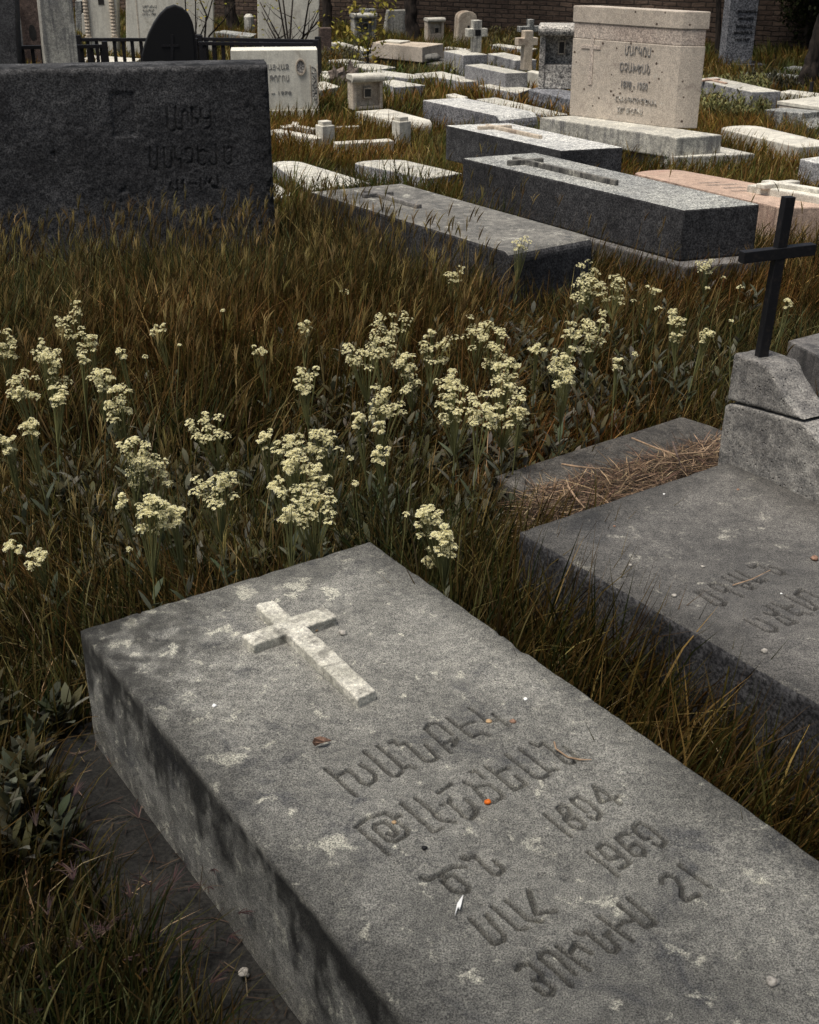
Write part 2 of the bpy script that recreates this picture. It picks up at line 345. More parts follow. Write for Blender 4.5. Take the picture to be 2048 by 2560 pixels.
def carved(name, o, ex, ey, ez, w_, l_, dep, polys, parent, mat, zu, zv, r=.006, d=.005, fine=.0022, coarse=.008, chip=.003, seed=3, extra=None, relief=.0012, side=None, weather=None, rimdark=.45):
    # o: corner of the carved face; ex, ey unit axes in the face; ez outward normal; dep: block depth behind it
    U = spacing(0, w_, zu, coarse, fine); V = spacing(0, l_, zv, coarse, fine)
    X, Y = np.meshgrid(U, V, indexing='ij')
    D = seg_dist(X, Y, polys); wob = r * (.92 + .16 * vnoise(X, Y, 90, seed + 5))
    g = np.clip(1 - D / wob, 0, 1); Z = -d * np.clip(g * 2.6, 0, 1) * (.85 + .2 * vnoise(X, Y, 25, seed + 9))
    lip = np.exp(-((D - wob * 1.25) / (r * .45)) ** 2) * (D < .05); Z += lip * .0007
    Z += relief * (vnoise(X, Y, 14, seed) - .5) + relief * .7 * (vnoise(X, Y, 60, seed + 1) - .5) + .0015 * (vnoise(X, Y, 2.5, seed + 2) - .5)
    pit = vnoise(X, Y, 38, seed + 3) * vnoise(X, Y, 11, seed + 4); Z -= np.clip(pit - .62, 0, 1) * .03
    if extra is not None: Z += extra(X, Y)
    ed = np.minimum(np.minimum(X, w_ - X), np.minimum(Y, l_ - Y))
    cw = chip * (.3 + 1.6 * vnoise(X, Y, 30, seed + 6) ** 2 + 1.2 * np.clip(vnoise(X, Y, 9, seed + 7) - .6, 0, 1))
    e = np.clip(1 - ed / cw, 0, 1); Z -= e * e * cw * .75
    o = np.array(o); ex = np.array(ex); ey = np.array(ey); ez = np.array(ez)
    top = o + X[..., None] * ex + Y[..., None] * ey + Z[..., None] * ez
    nu, nv = X.shape; verts = [top.reshape(-1, 3)]; idx = np.arange(nu * nv).reshape(nu, nv)
    f = np.stack([idx[:-1, :-1], idx[1:, :-1], idx[1:, 1:], idx[:-1, 1:]], -1).reshape(-1, 4); faces = [f]
    ring = np.concatenate([idx[:, 0], idx[-1, 1:], idx[-2::-1, -1], idx[0, -2:0:-1]])
    rp = top.reshape(-1, 3)[ring]; prev = ring; n = nu * nv; levels = 14
    cen = rp.mean(0); out = rp - cen; out -= (out @ ez)[:, None] * ez; out /= np.linalg.norm(out, axis=1)[:, None]
    su = np.cumsum(np.r_[0, np.linalg.norm(np.diff(rp, axis=0), axis=1)])
    for k in range(1, levels + 1):
        s = dep * k / levels
        am = (.004 * vnoise(su, np.full_like(su, s), 9, seed + 20) + .004 * vnoise(su, np.full_like(su, s), 35, seed + 21) - .004) * (1 if k < levels else 0)
        p = rp - s * ez + out * am[:, None]
        ids = np.arange(n, n + len(ring)); n += len(ring); verts.append(p)
        faces.append(np.stack([prev, np.roll(prev, -1), np.roll(ids, -1), ids], -1)[:, ::-1] if False else np.stack([np.roll(prev, -1), prev, ids, np.roll(ids, -1)], -1)); prev = ids
    vv = np.concatenate(verts); ff = np.concatenate(faces)
    if np.dot(np.cross(ex, ey), ez) < 0: ff = ff[:, ::-1]
    else: pass
    me = mesh_np(name, vv - np.array(parent.location), ff)
    me.polygons.foreach_set('use_smooth', [True] * len(me.polygons))
    ob = link(name, me, mat, parent)
    if side is not None:
        me.materials.append(side); k = len(faces[0]); mi = np.zeros(len(me.polygons), np.int32); mi[k:] = 1; me.polygons.foreach_set('material_index', mi)
    # letter grooves darkened in colour like shade, algae along the rim, black crust running down the sides
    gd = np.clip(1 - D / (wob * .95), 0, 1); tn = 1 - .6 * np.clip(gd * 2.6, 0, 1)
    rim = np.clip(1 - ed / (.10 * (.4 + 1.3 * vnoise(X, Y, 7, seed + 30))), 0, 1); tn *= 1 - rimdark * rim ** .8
    big_ = vnoise(X, Y, 4, seed + 31) * .6 + vnoise(X, Y, 13, seed + 32) * .4
    tn *= .86 + .3 * big_
    ms = np.zeros(X.shape)
    if weather is not None: tn, ms = weather(X, Y, tn, ms)
    cc = np.ones((len(vv), 3)); cc[:tn.size] = tn.reshape(-1, 1); mo = np.zeros(len(vv)); mo[:tn.size] = ms.ravel(); k0 = tn.size
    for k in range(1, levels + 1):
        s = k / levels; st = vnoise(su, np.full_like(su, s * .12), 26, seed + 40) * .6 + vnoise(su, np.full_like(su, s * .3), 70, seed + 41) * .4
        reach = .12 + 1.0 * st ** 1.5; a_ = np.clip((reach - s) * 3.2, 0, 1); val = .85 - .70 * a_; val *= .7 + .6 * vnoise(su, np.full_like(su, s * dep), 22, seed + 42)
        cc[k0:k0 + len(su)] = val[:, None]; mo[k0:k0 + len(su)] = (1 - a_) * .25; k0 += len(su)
    tint(me, cc); am_ = me.attributes.new('moss', 'FLOAT', 'POINT'); am_.data.foreach_set('value', mo.astype(np.float32))
    return ob
def mesh_np(name, v, f4=None, f3=None):
    me = bpy.data.meshes.new(name); v = np.asarray(v, np.float32)
    me.vertices.add(len(v)); me.vertices.foreach_set('co', v.ravel())
    n4 = 0 if f4 is None else len(f4); n3 = 0 if f3 is None else len(f3)
    loops = np.concatenate([x.ravel() for x in (f4, f3) if x is not None and len(x)]).astype(np.int32)
    tot = np.r_[np.full(n4, 4), np.full(n3, 3)].astype(np.int32); st = np.r_[0, np.cumsum(tot)[:-1]].astype(np.int32)
    me.loops.add(len(loops)); me.loops.foreach_set('vertex_index', loops)
    me.polygons.add(n4 + n3); me.polygons.foreach_set('loop_start', st); me.polygons.foreach_set('loop_total', tot)
    me.update(calc_edges=True); me.validate(); return me
def tint(me, cols):
    a = me.color_attributes.new('tint', 'FLOAT_COLOR', 'POINT')
    cols = np.concatenate([cols, np.ones((len(cols), 1))], 1).astype(np.float32); a.data.foreach_set('color', cols.ravel())
# letters traced as stroke lines in the photograph's own pixels, then laid onto the stone's face
def strokes(raw, ox, oy, sc): return [[(ox + x * sc, oy + y * sc) for x, y in pl] for pl in raw]
def on_face(pls, tofp, o, ex, ey):
    out = []
    for pl in pls:
        q = []
        for x, y in pl:
            p = tofp(x, y) - o; q.append((p.dot(ex), p.dot(ey)))
        out.append(q)
    return out

def weathered(o, voxel, amp, size, depth=4):   # worn, slightly lumpy edges as real geometry
    m = o.modifiers.new('wear', 'REMESH'); m.mode = 'VOXEL'; m.voxel_size = voxel; m.use_smooth_shade = True
    tx = bpy.data.textures.new('wear', 'CLOUDS'); tx.noise_scale = size; tx.noise_depth = depth
    d = o.modifiers.new('lumps', 'DISPLACE'); d.texture = tx; d.strength = amp; d.mid_level = .5; d.texture_coords = 'GLOBAL'
# ================================================================== SETTING
bm = bmesh.new(); bmesh.ops.create_grid(bm, x_segments=2, y_segments=2, size=90)
tag(done('ground', bm, M['soil']), kind='structure')

# ------------------------------------------------------------------ back brick wall
wa, wb = P(600, 62, 0), P(1950, 136, 0); wd = (wb - wa).normalized(); wn = Vector((wd.y, -wd.x, 0))
bm = bmesh.new(); box(bm, Vector((-9, 0, -.1)), Vector((34, 0, 0)), Vector((0, .35, 0)), Vector((0, 0, 2.7)))
box(bm, Vector((-9.05, -.05, 2.602)), Vector((34.1, 0, 0)), Vector((0, .45, 0)), Vector((0, 0, .1)))
me = bpy.data.meshes.new('brick_wall'); bm.to_mesh(me); bm.free(); o = link('brick_wall', me, M['brick'])
o.location = wa; o.rotation_euler = (0, 0, math.atan2(wd.y, wd.x))
tag(o, 'long weathered brown brick wall closing off the back of the graveyard', 'wall')

# ------------------------------------------------------------------ foreground grave
ZT = .345; A1, B1 = P(201, 1574, ZT), P(925, 1354, ZT)
ew = (B1 - A1).normalized(); el = Vector((ew.y, -ew.x, 0)); W1 = (B1 - A1).length; L1 = 1.95
main = thing('grave_slab', 'large grey lichen-spotted tomb slab with raised marble cross in the foreground', 'grave slab', Vector((*(A1 + ew * W1 / 2 + el * L1 / 2).xy, .05)), 'grave slabs lying in the grass')
raw1 = [[(85,445),(150,500),(275,612)],[(150,492),(225,452),(262,482),(310,532),(345,545),(392,515),(390,480),(345,445),(300,420)],
 [(325,340),(405,410),(490,488),(525,490),(558,462)],[(408,308),(480,365),(560,440),(600,428),(640,442)],
 [(480,285),(510,272),(530,300),(575,285),(640,345),(705,400),(745,398),(778,378),(705,302)],
 [(855,345),(800,292),(740,235),(700,200),(722,172),(772,165),(810,190),(865,235)],[(800,292),(895,262),(872,305)],
 [(835,132),(905,187),(950,222),(990,250),(1040,226),(1095,240)],[(905,187),(1000,155)],
 [(970,70),(1030,112),(1075,152),(1135,150)],[(1120,110),(1165,145),(1215,185)],
 [(268,805),(340,752),(450,716),(500,745),(545,728)],[(292,818),(385,892),(475,972)],[(500,748),(590,820),(585,855),(520,892),(470,888),(385,815),(388,788),(450,770),(530,838),(505,860),(470,845)],
 [(555,658),(650,745),(742,825),(800,812)],[(640,625),(720,690),(805,765),(885,775)],
 [(860,538),(780,592)],[(800,668),(815,662)],[(852,630),(848,655),(940,735),(975,735),(1020,690),(950,632)],
 [(945,530),(1000,555),(1090,545),(1155,585),(1180,620),(1110,652),(1070,640),(1000,560)],[(980,465),(1010,458),(1060,500)],
 [(1070,430),(1160,500),(1250,575),(1320,540),(1260,490)],[(1130,472),(1210,436)],
 [(1200,360),(1290,430),(1380,500),(1412,505),(1465,480)],[(1285,325),(1370,392),(1455,458),(1512,450)],
 [(1350,290),(1395,310),(1425,290),(1500,350),(1570,412),(1605,415),(1640,380),(1555,315)]]
raw2 = [[(735,275),(800,330),(870,385)],[(835,280),(800,245),(815,228),(850,235),(865,262),(835,280)],[(838,285),(895,280),(940,320),(930,345),(890,342),(838,292)],
 [(960,286),(1000,300),(1020,270),(960,215),(905,185),(872,195),(880,215),(945,262)],[(985,130),(1050,172),(1120,225)],[(985,130),(1020,215),(1110,182)],
 [(955,465),(1030,522),(1105,582)],[(1120,545),(1170,517),(1070,432),(1030,420),(1005,440),(1060,502),(1112,488)],
 [(1160,375),(1130,370),(1100,395),(1190,482),(1240,480),(1240,450),(1200,420),(1155,442)],
 [(1290,425),(1330,440),(1350,410),(1265,340),(1220,318),(1187,332),(1197,362),(1240,400),(1268,393)],
 [(1330,620),(1327,595),(1360,580),(1400,595),(1430,640),(1430,690),(1450,710),(1520,680)],[(1420,530),(1500,590),(1575,642)],
 [(110,595),(150,606),(210,570),(270,540),(335,540)],[(215,605),(228,585),(275,582),(350,640),(345,665),(308,670),(270,662),(215,610)],
 [(320,485),(350,496),(380,486),(470,575),(502,580),(530,550),(480,510)],
 [(360,805),(420,868),(478,930),(528,912),(528,885),(470,825),(440,782)],[(470,740),(540,800),(600,855),(645,848)],[(540,710),(600,760),(650,805),(720,815)],
 [(655,660),(690,775),(790,762)],
 [(595,1062),(612,1035),(660,1030),(718,1080),(715,1110),(680,1112)],[(718,1110),(780,1150),(770,1185),(730,1182),(690,1150)],
 [(872,1142),(795,1070),(715,1002),(710,980),(750,965),(800,995),(890,1080)],[(800,945),(880,1002),(960,1060)],[(870,965),(890,932),(970,975)],
 [(895,870),(920,882),(945,866),(1060,965),(1090,970),(1112,948),(1050,882)],[(1010,790),(1095,852),(1180,915)],[(1040,885),(1062,868)],[(1092,850),(1130,818),(1175,812)],
 [(1110,730),(1180,788),(1250,846),(1300,820),(1230,760),(1160,700)]]
px1 = strokes(raw1, 780, 1740, .4058) + strokes(raw2, 1000, 1900, .4928)
pl1 = on_face(px1, lambda x, y: P(x, y, ZT), A1, ew, el)
def chips(X, Y):                  # a few broken hollows
    z = 0 * X
    for (x, y, r, d) in CH:
        ang = np.arctan2(Y - y, X - x); rr = r * (.75 + .35 * np.sin(ang * 3 + x * 90) + .2 * np.sin(ang * 7 + y * 70))
        z -= d * np.clip(1 - np.hypot(X - x, Y - y) / rr, 0, 1) ** .6
    return z
def fuv(x, y): p = P(x, y, ZT) - A1; return p.dot(ew), p.dot(el)
CH = [(*fuv(x, y), r, d) for x, y, r, d in ((405,1592,.022,.006),(375,1600,.012,.004),(530,1642,.016,.004),(520,1575,.008,.003),(585,1585,.012,.003),(868,2190,.012,.004),(825,2230,.01,.003),(1060,1850,.006,.004),(1205,2262,.008,.003),(1985,2330,.01,.003),(1900,2205,.012,.004),(570,1515,.018,.006),(420,1500,.014,.006),(350,1530,.01,.005))]
vs = [v for pl in pl1 for u, v in pl]
PALE = [(*fuv(x, y), r, a) for x, y, r, a in ((745,1465,.045,.9),(810,1480,.035,.8),(838,2108,.030,1.0),(590,1890,.035,.7),(690,1500,.02,.6),(500,1790,.03,.6),(1520,2260,.02,.8),(1345,1985,.02,.5),(1480,2255,.015,.6),(1160,2440,.03,.4),(905,2330,.015,.8),(1300,2330,.02,.4),(1890,2185,.03,.5),(1740,2400,.03,.4),(870,1400,.03,.6),(450,1500,.025,.6),(620,1480,.03,.8),(330,1560,.03,.6),(580,1570,.03,.7),(690,1700,.015,.5),(1340,2100,.02,.4),(1130,2180,.02,.4))]
def weather1(X, Y, tn, ms):
    # crusty far-left corner, pale lichen rosettes, smoother middle
    cor = np.clip(1 - np.hypot(X / .34, Y / .55), 0, 1) ** .7; n1 = vnoise(X, Y, 30, 61) * .6 + vnoise(X, Y, 75, 62) * .4
    tn = tn * (1 - .75 * cor * np.clip((n1 - .42) * 5, 0, 1)); ms = ms + cor * np.clip((.5 - n1) * 6, 0, 1)
    n2 = vnoise(X, Y, 45, 63); 
    for (x, y, r_, a) in PALE: ms = np.maximum(ms, a * 1.5 * np.clip(1.25 - np.hypot(X - x, Y - y) / (r_ * (.55 + .9 * n2)), 0, 1))
    lo = np.clip((Y - .95) / .6, 0, 1); tn = tn * (1 - .18 * lo)  # colour darkens gradually towards the near end
    return tn, ms
carved('slab_body', A1, ew, el, UP, W1, L1, ZT - .05, pl1, main, M['tomb_cut'], [(0.02, W1 - .02)], [(min(vs) - .015, max(vs) + .015)], extra=chips, r=.0052, d=.008, fine=.0017, weather=weather1)
q1 = [A1, B1, B1 + el * L1, A1 + el * L1]; foot(q1)
# marble cross on it, traced corner by corner
cr = [(zx * .2551 + 560, zy * .2551 + 1450) for zx, zy in ((312,245),(355,215),(490,195),(660,350),(985,257),(1110,350),(812,450),(1495,1075),(1310,1165),(1295,1150),(610,520),(290,635),(165,540),(490,425))]
cw_ = [P(x, y, ZT + .022) for x, y in cr]; bm = bmesh.new(); prism(bm, [p - UP * .026 for p in cw_], cw_)
co = done('cross', bm, M['marble'], main, bev=.004, seg=3); weathered(co, .0022, .004, .02); co['label'] = 'raised white marble cross with grey veins and brown edges'
# pad round it
pc = [A1 - ew * .16 - el * .08, A1 + ew * (W1 + .03) - el * .10, A1 + ew * (W1 + .03) + el * (L1 + .1), A1 - ew * .15 + el * (L1 + .1)]
pc = [Vector((p.x, p.y, 0)) for p in pc]; bm = bmesh.new(); prism(bm, [p - UP * .05 for p in pc], [p + UP * .05 for p in pc])
bmesh.ops.subdivide_edges(bm, edges=bm.edges[:], cuts=8, use_grid_fill=True)
for v in bm.verts: v.co += Vector((mnoise.noise(v.co * 6), mnoise.noise(v.co * 6 + Vector((5, 5, 5))), .2 * mnoise.noise(v.co * 9))) * .02
tag(done('footing_slab', bm, M['pad']), 'dark dirty concrete footing under the foreground tomb slab', 'footing', 'footings under graves'); foot(pc, -.03)

# ------------------------------------------------------------------ right-hand grave with name, pad behind, needles
ZR = .33; A2 = P(1300, 1329, ZR); D2 = P(2030, 1750, ZR); B2 = P(1794, 1151, ZR)
el2 = (D2 - A2).normalized(); ew2 = Vector((-el2.y, el2.x, 0)); W2 = (B2 - A2).dot(ew2) + .01; L2 = 1.9
g2 = thing('grave_slab', 'wide brownish grey tomb slab at right with shallow carved letters and scattered pebbles', 'grave slab', Vector((*(A2 + ew2 * W2 / 2 + el2 * L2 / 2).xy, 0)), 'grave slabs lying in the grass')
raw3 = [[(300,470),(200,490),(320,570),(440,650),(540,655),(565,620),(430,545),(300,470)],[(370,400),(450,380),(520,405),(590,440)],[(400,430),(470,462),(540,495),(590,460)],[(600,470),(690,505),(780,545)],
 [(540,310),(700,385),(870,455),(930,440),(780,345),(620,270)],[(710,235),(850,305),(980,372),(1070,340)],[(870,180),(900,190),(970,150),(1100,215),(1230,272),(1310,260),(1230,200),(1130,180)],
 [(820,840),(960,915),(1100,985),(1200,980),(1190,930),(1070,870),(950,820)],[(1060,755),(1180,780),(1200,740),(1140,700),(1080,670)],[(1220,820),(1330,895),(1450,860),(1330,810),(1220,770)],
 [(1150,630),(1300,690),(1400,660)],[(1300,690),(1460,775),(1540,740),(1630,770)],[(1320,545),(1480,625),(1650,710),(1720,680),(1580,595),(1440,520),(1500,460),(1725,560)]]
pl3 = on_face(strokes(raw3, 1700, 1380, .2017), lambda x, y: P(x, y, ZR), A2, ew2, el2)
us = [u for pl in pl3 for u, v in pl]; vs = [v for pl in pl3 for u, v in pl]
carved('slab_body', A2, ew2, el2, UP, W2, L2, ZR, pl3, g2, M['tomb_dark_cut'], [(min(us) - .02, max(us) + .02)], [(min(vs) - .02, max(vs) + .02)], r=.006, d=.009, seed=31, side=M['shade_side_dark'])
foot([A2, A2 + ew2 * W2, A2 + ew2 * W2 + el2 * L2, A2 + el2 * L2])
ZPD = .175
f1, f2, f3 = P(1235, 1190, ZPD), P(1704, 1040, ZPD), P(1775, 1062, ZPD)
pc = [f1, P(1420, 1130, ZPD), P(1590, 1077, ZPD), f2, f3, f3 + el2 * .9 + ew2 * .0, f1 + el2 * .5]
bm = bmesh.new(); prism(bm, [Vector((p.x, p.y, 0)) for p in pc], pc)
tag(done('footing_slab', bm, M['ledge'], bev=.01), 'grey concrete ledge littered with needles behind the right-hand tomb slab', 'footing', 'footings under graves'); foot(pc)

# ------------------------------------------------------------------ cracked pedestal with iron cross
pb = P(1796, 1130, ZR); pe = P(2048, 1262, ZR); pang = math.degrees(math.atan2((pe - pb).y, (pe - pb).x))
pd_ = (pe - pb).normalized(); pn = Vector((-pd_.y, pd_.x, 0)) * .115       # thickness away from the camera
ped = thing('cross_pedestal', 'cracked pitted stone pedestal with concave slope holding a black iron cross', 'pedestal', Vector((pb.x, pb.y, ZPD)))
def face_px(l): return [PV(x, y, pb, pang) for x, y in l]
low = face_px([(1792,1150),(1796,1130),(1801,1082),(1811,1016),(1822,1008),(1850,1014),(1900,1026),(1955,1042),(2003,1056),(2030,1084),(2058,1118),(2092,1150),(2140,1172),(2150,1330)])
low[0] = Vector((pb.x, pb.y, ZPD)); low[-1] = Vector((low[-1].x, low[-1].y, ZPD))
bm = bmesh.new(); prism(bm, low, [p + pn for p in low]); weathered(done('lower_block', bm, M['pedestal'], ped, bev=.007, seg=2), .0045, .006, .04)
up_ = face_px([(1817,1000),(1822,960),(1835,882),(1915,912),(1928,930),(1945,966),(1968,1004),(1990,1034),(2010,1051),(1960,1039),(1905,1023),(1850,1008)])
pn2 = pn * .93
bm = bmesh.new(); prism(bm, up_, [p + pn2 for p in up_]); weathered(done('upper_block', bm, M['pedestal'], ped, bev=.006, seg=2), .0045, .0055, .04)
foot([Vector((low[0].x, low[0].y, 0)), Vector((low[-1].x, low[-1].y, 0)), low[-1] + pn, low[0] + pn])
cb = (up_[2] + up_[3]) / 2 + pn2 * .5; cpx = PV(1904, 887, cb, 20)
ic = thing('iron_cross', 'thin black iron cross leaning right on the cracked pedestal', 'cross', cpx - UP * .03)
def bar(px0, px1, p0, ang, wd, th, name, parent, off=0):
    a, b = PV(*px0, p0, ang), PV(*px1, p0, ang); d = (b - a).normalized(); nrm = Vector((math.sin(R(ang)), -math.cos(R(ang)), 0)); s = d.cross(nrm)
    bm = bmesh.new(); box(bm, a - s * wd / 2 - nrm * (th / 2 - off), s * wd, nrm * th, b - a); return done(name, bm, M['iron'], parent, bev=.002)
bar((1902, 900), (1972, 491), cpx, 20, .030, .022, 'upright', ic)
bar((1853, 643), (2033, 622), cpx, 20, .030, .026, 'crossbar', ic)

# ------------------------------------------------------------------ dark headstone on the left
yr = 6.25; hr = PV(676, 300, Vector((0, yr, 0)), 10); hr = Vector((hr.x, hr.y, 0))
ztop = ZY(162, hr.y); hl = P(-60, 176, ztop); hd = (hr - Vector((hl.x, hl.y, 0))); hang = math.degrees(math.atan2(hd.y, hd.x)); hd.normalize()
WH = 1.62; HH = ztop; hn = Vector((hd.y, -hd.x, 0))
hs = thing('headstone', 'wide soot-dark granite headstone with recessed panel standing in tall grass at left', 'headstone', Vector((*(hr - hd * WH / 2).xy, 0)), 'headstones')
raw4 = [[(645,260),(645,370),(648,462),(690,495),(715,478)],[(722,260),(726,380),(732,465),(800,480)],[(790,460),(790,310),(818,290),(845,312),(850,400)],[(882,270),(885,450)],[(888,362),(935,378),(945,420)],[(965,280),(970,360),(1000,372),(1060,360)],[(1060,290),(1062,430),(1040,465),(1005,470)],
 [(480,640),(480,830),(520,865),(552,845),(552,640)],[(612,650),(620,830),(660,850),(690,830),(690,640)],[(715,640),(718,745),(745,770),(775,755),(778,850)],[(825,700),(825,665),(858,650),(890,670),(892,740),(880,790),(840,795)],
 [(938,640),(945,790),(985,825),(1012,802)],[(945,690),(990,670),(1020,690)],[(1050,780),(1085,820),(1120,800),(1112,620)],[(1190,640),(1195,780),(1222,812),(1262,790),(1258,640)],
 [(680,985),(668,1040),(690,1070),(700,1040),(680,1020)],[(740,965),(745,1060)],[(800,960),(790,985),(810,1010),(795,1060)],[(860,995),(930,995)],[(965,940),(970,1045)],[(1020,940),(1015,1000)],[(1070,940),(1050,985),(1080,1020)],[(1125,925),(1130,1000)]]
HO = hr - hd * WH + UP * HH      # top-left of the face
def tof(x, y): return PV(x, y, hr, hang)
pl4 = on_face(strokes(raw4, 250, 200, .2609), tof, HO, hd, -UP)
pn0 = tof(274, 232) - HO; pn1 = tof(345, 342) - HO
pu0, pu1, pv0, pv1 = pn0.dot(hd), pn1.dot(hd), -pn0.z, -pn1.z
def recess(X, Y): return -.006 * (1 / (1 + np.exp(-(np.minimum(np.minimum(X - pu0, pu1 - X), np.minimum(Y - pv0, pv1 - Y))) / .0015)))
carved('stone_body', HO, hd, -UP, hn, WH, HH, .24, pl4, hs, M['granite_dark_cut'], [(.3, WH)], [(.1, .8)], r=.006, d=.0022, rimdark=.3, fine=.005, coarse=.012, chip=.02, seed=51, extra=recess, relief=.003)
foot([hr - hd * WH, hr, hr - hn * .24, hr - hd * WH - hn * .24])

# ------------------------------------------------------------------ middle slabs
slab('low dark mossy slab with small pale cross in the middle of the tall grass', [(775,479),(1005,458),(1484,592),(1276,632)], .36, 0, M['tomb'], bev=.012, near=.05, side=M['shade_side_dark'], cross=(.42, .10, .40, .17, .085, .034, M['pedestal'], .022))
t, q4 = slab('long high shadow-sided granite slab with long thin cross, right of centre', [(1157,395),(1339,381),(1900,510),(1710,525)], .42, .17, M['granite'], bev=.010, side=M['shade_side_dark'], cross=(.36, .13, .62, .19, .11, .024, M['tomb'], .03))
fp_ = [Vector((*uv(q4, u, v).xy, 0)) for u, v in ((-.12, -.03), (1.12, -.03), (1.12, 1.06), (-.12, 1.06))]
bm = bmesh.new(); prism(bm, fp_, [p + UP * .168 for p in fp_]); tag(done('footing_slab', bm, M['tomb_dark'], bev=.01), 'grey stepped footing beneath the high shadow-sided granite slab', 'footing', 'footings under graves'); foot(fp_)
t, q5 = slab('pale-topped grey granite slab with brown cross raised off the ground', [(1115,313),(1273,307),(1558,368),(1402,376)], .46, .24, M['grey_slab'], bev=.008, side=M['granite_dark'], cross=(.42, .14, .62, .21, .11, .028, M['cream'], .022), fp=False)  # dark side stone paints in the shade below the pale top
sp = [Vector((*uv(q5, u, v).xy, 0)) for u, v in ((.15, .12), (.9, .12), (.9, .97), (.15, .97))]
bm = bmesh.new(); prism(bm, sp, [p + UP * .238 for p in sp]); done('support_block', bm, M['granite_dark'], t); foot(sp)
slab('flat pale stained slab with rounded head just right of the dark headstone', [(676,404),(742,401),(928,457),(770,476)], .13, 0, M['white'], head=.08)
slab('flat light grey slab with rounded head between the dark headstone and high granite slab', [(866,405),(994,396),(1156,433),(1068,446)], .14, 0, M['white'], head=.14)
slab('corner of a flat pale slab peeping from behind the dark headstone', [(640,462),(690,458),(736,487),(670,500)], .12, 0, M['white'])
t, q6 = slab('pink sandstone slab with rounded head and faint writing at right', [(1571,430),(1680,421),(2210,515),(1952,519)], .26, 0, M['pink'], head=.06)
for (v0, u0, u1) in ((.36, .3, .62), (.42, .26, .72), (.50, .3, .6), (.58, .25, .68)):   # worn text lines
    random.seed(int(v0 * 100)); k = 0; bm = bmesh.new(); u = u0
    while u < u1:
        a = uv(q6, u, v0, .2605); b = uv(q6, u + .002, v0 + .025, .2605); s = (b - a); c = (uv(q6, u + .018, v0) - uv(q6, u, v0)); c.z = 0
        box(bm, a, c * .35, s, UP * .0015); 
        if random.random() < .7: box(bm, a + s * random.choice((.0, .8)) + UP * .0006, c * .9, s * .2, UP * .0015)
        u += .03
    done('inscription', bm, M['rough_pink'], t)
slab('white marble slab with white cross beyond the pink sandstone slab', [(1868,462),(1926,455),(2130,487),(2060,494)], .30, 0, M['whiter'], cross=(.5, .08, .8, .25, .13, .06, M['whiter'], .025))
slab('pale block edge in the grass below the pink sandstone slab', [(1985,566),(2040,556),(2160,590),(2085,604)], .07, 0, M['white'])
slab('dark grey slab corner at the right edge behind the iron cross pedestal', [(1970,851),(2060,828),(2240,890),(2120,925)], .30, 0, M['tomb_dark'])
# ------------------------------------------------------------------ slabs farther back
G = 'grave slabs lying in the grass'
slab('pale granite slab with rounded foot left of the big travertine monument', [(1057,250),(1157,244),(1350,282),(1256,292)], 0.220, 0, M['grey_slab'], near=.12, side=M['shade_side_grey'])
slab('white slab corner in grass behind the rounded-foot granite slab', [(1115,236),(1137,233),(1170,242),(1150,247)], 0.120, 0, M['whiter'])
slab('thin pale slab half lost in grass left of the monument plinth', [(1190,248),(1240,243),(1420,285),(1370,291)], 0.104, 0, M['white'])
slab('low white slab in front of the rough grey niche stone', [(1190,213),(1240,208),(1330,221),(1296,233)], 0.112, 0, M['white'], head=.1)
slab('white-topped box grave with beige cross at its head', [(1162,162),(1206,159),(1320,181),(1264,183)], 0.250, 0, M['white'])
slab('white low extension of the box grave under the beige cross', [(1318,178),(1330,175),(1400,186),(1380,192)], 0.180, 0, M['whiter'])
slab('box grave with grey front carrying the small cross with black centre', [(1109,127),(1160,123),(1219,136),(1158,138)], 0.270, 0, M['white'])
slab('pale box grave right of the small cross with black centre', [(1219,134),(1262,131),(1342,149),(1288,151)], 0.220, 0, M['white'])
slab('thin white slab in weeds near the brick wall', [(1226,112),(1246,109),(1344,121),(1324,126)], 0.136, 0, M['white'])
slab('white kerb in the weeds behind the box graves', [(1110,119),(1122,116),(1180,123),(1168,127)], 0.112, 0, M['white'])
slab('pale slab with worn dark letters behind the small white niche stone', [(898,182),(952,175),(1091,193),(1020,196)], 0.120, 0, M['white'])
slab('pale grey slab lying between worn-lettered slab and white box grave', [(1036,184),(1104,178),(1206,202),(1157,204)], 0.112, 0, M['white'])
slab('white slab right behind the small white niche stone', [(955,203),(985,199),(1064,213),(985,218)], 0.136, 0, M['white'])
slab('long white slab in front of the stained grey footing', [(818,150),(872,147),(990,168),(930,176)], 0.120, 0, M['white'])
slab('white rounded slab left of the tree stumps', [(790,180),(815,177),(848,184),(820,196)], 0.120, 0, M['whiter'])
slab('white slab in grass below the tree stumps on the left', [(790,206),(812,203),(850,216),(800,226)], 0.128, 0, M['whiter'])
slab('white rounded slab at the foot of the pale blue niche stone', [(826,106),(850,104),(885,113),(868,120)], 0.136, 0, M['whiter'])
t, qt = slab('broad grey footing with black stains under the pink box tomb', [(889,142),(935,132),(1158,151),(1112,162)], 0.112, 0, M['tomb'], name='footing_slab'); t['category'] = 'footing'; t['group'] = 'footings under graves'
t, qp = slab('pink box tomb with white top on a broad stained footing', [(928,106),(962,100),(1109,109),(1056,118)], .30, .13, M['cream'], side=M['pinkish'])
bm = bmesh.new(); prism(bm, [uv(qp, u, v, .30) for u, v in ((.2, .15), (.8, .15), (.8, .5), (.2, .5))], [uv(qp, u, v, .32) for u, v in ((.2, .15), (.8, .15), (.8, .5), (.2, .5))]); done('top_plate', bm, M['whiter'], t)
slab('pale bluish low slab beside the pink box tomb', [(876,118),(892,114),(932,121),(912,128)], 0.136, 0, M['white'])
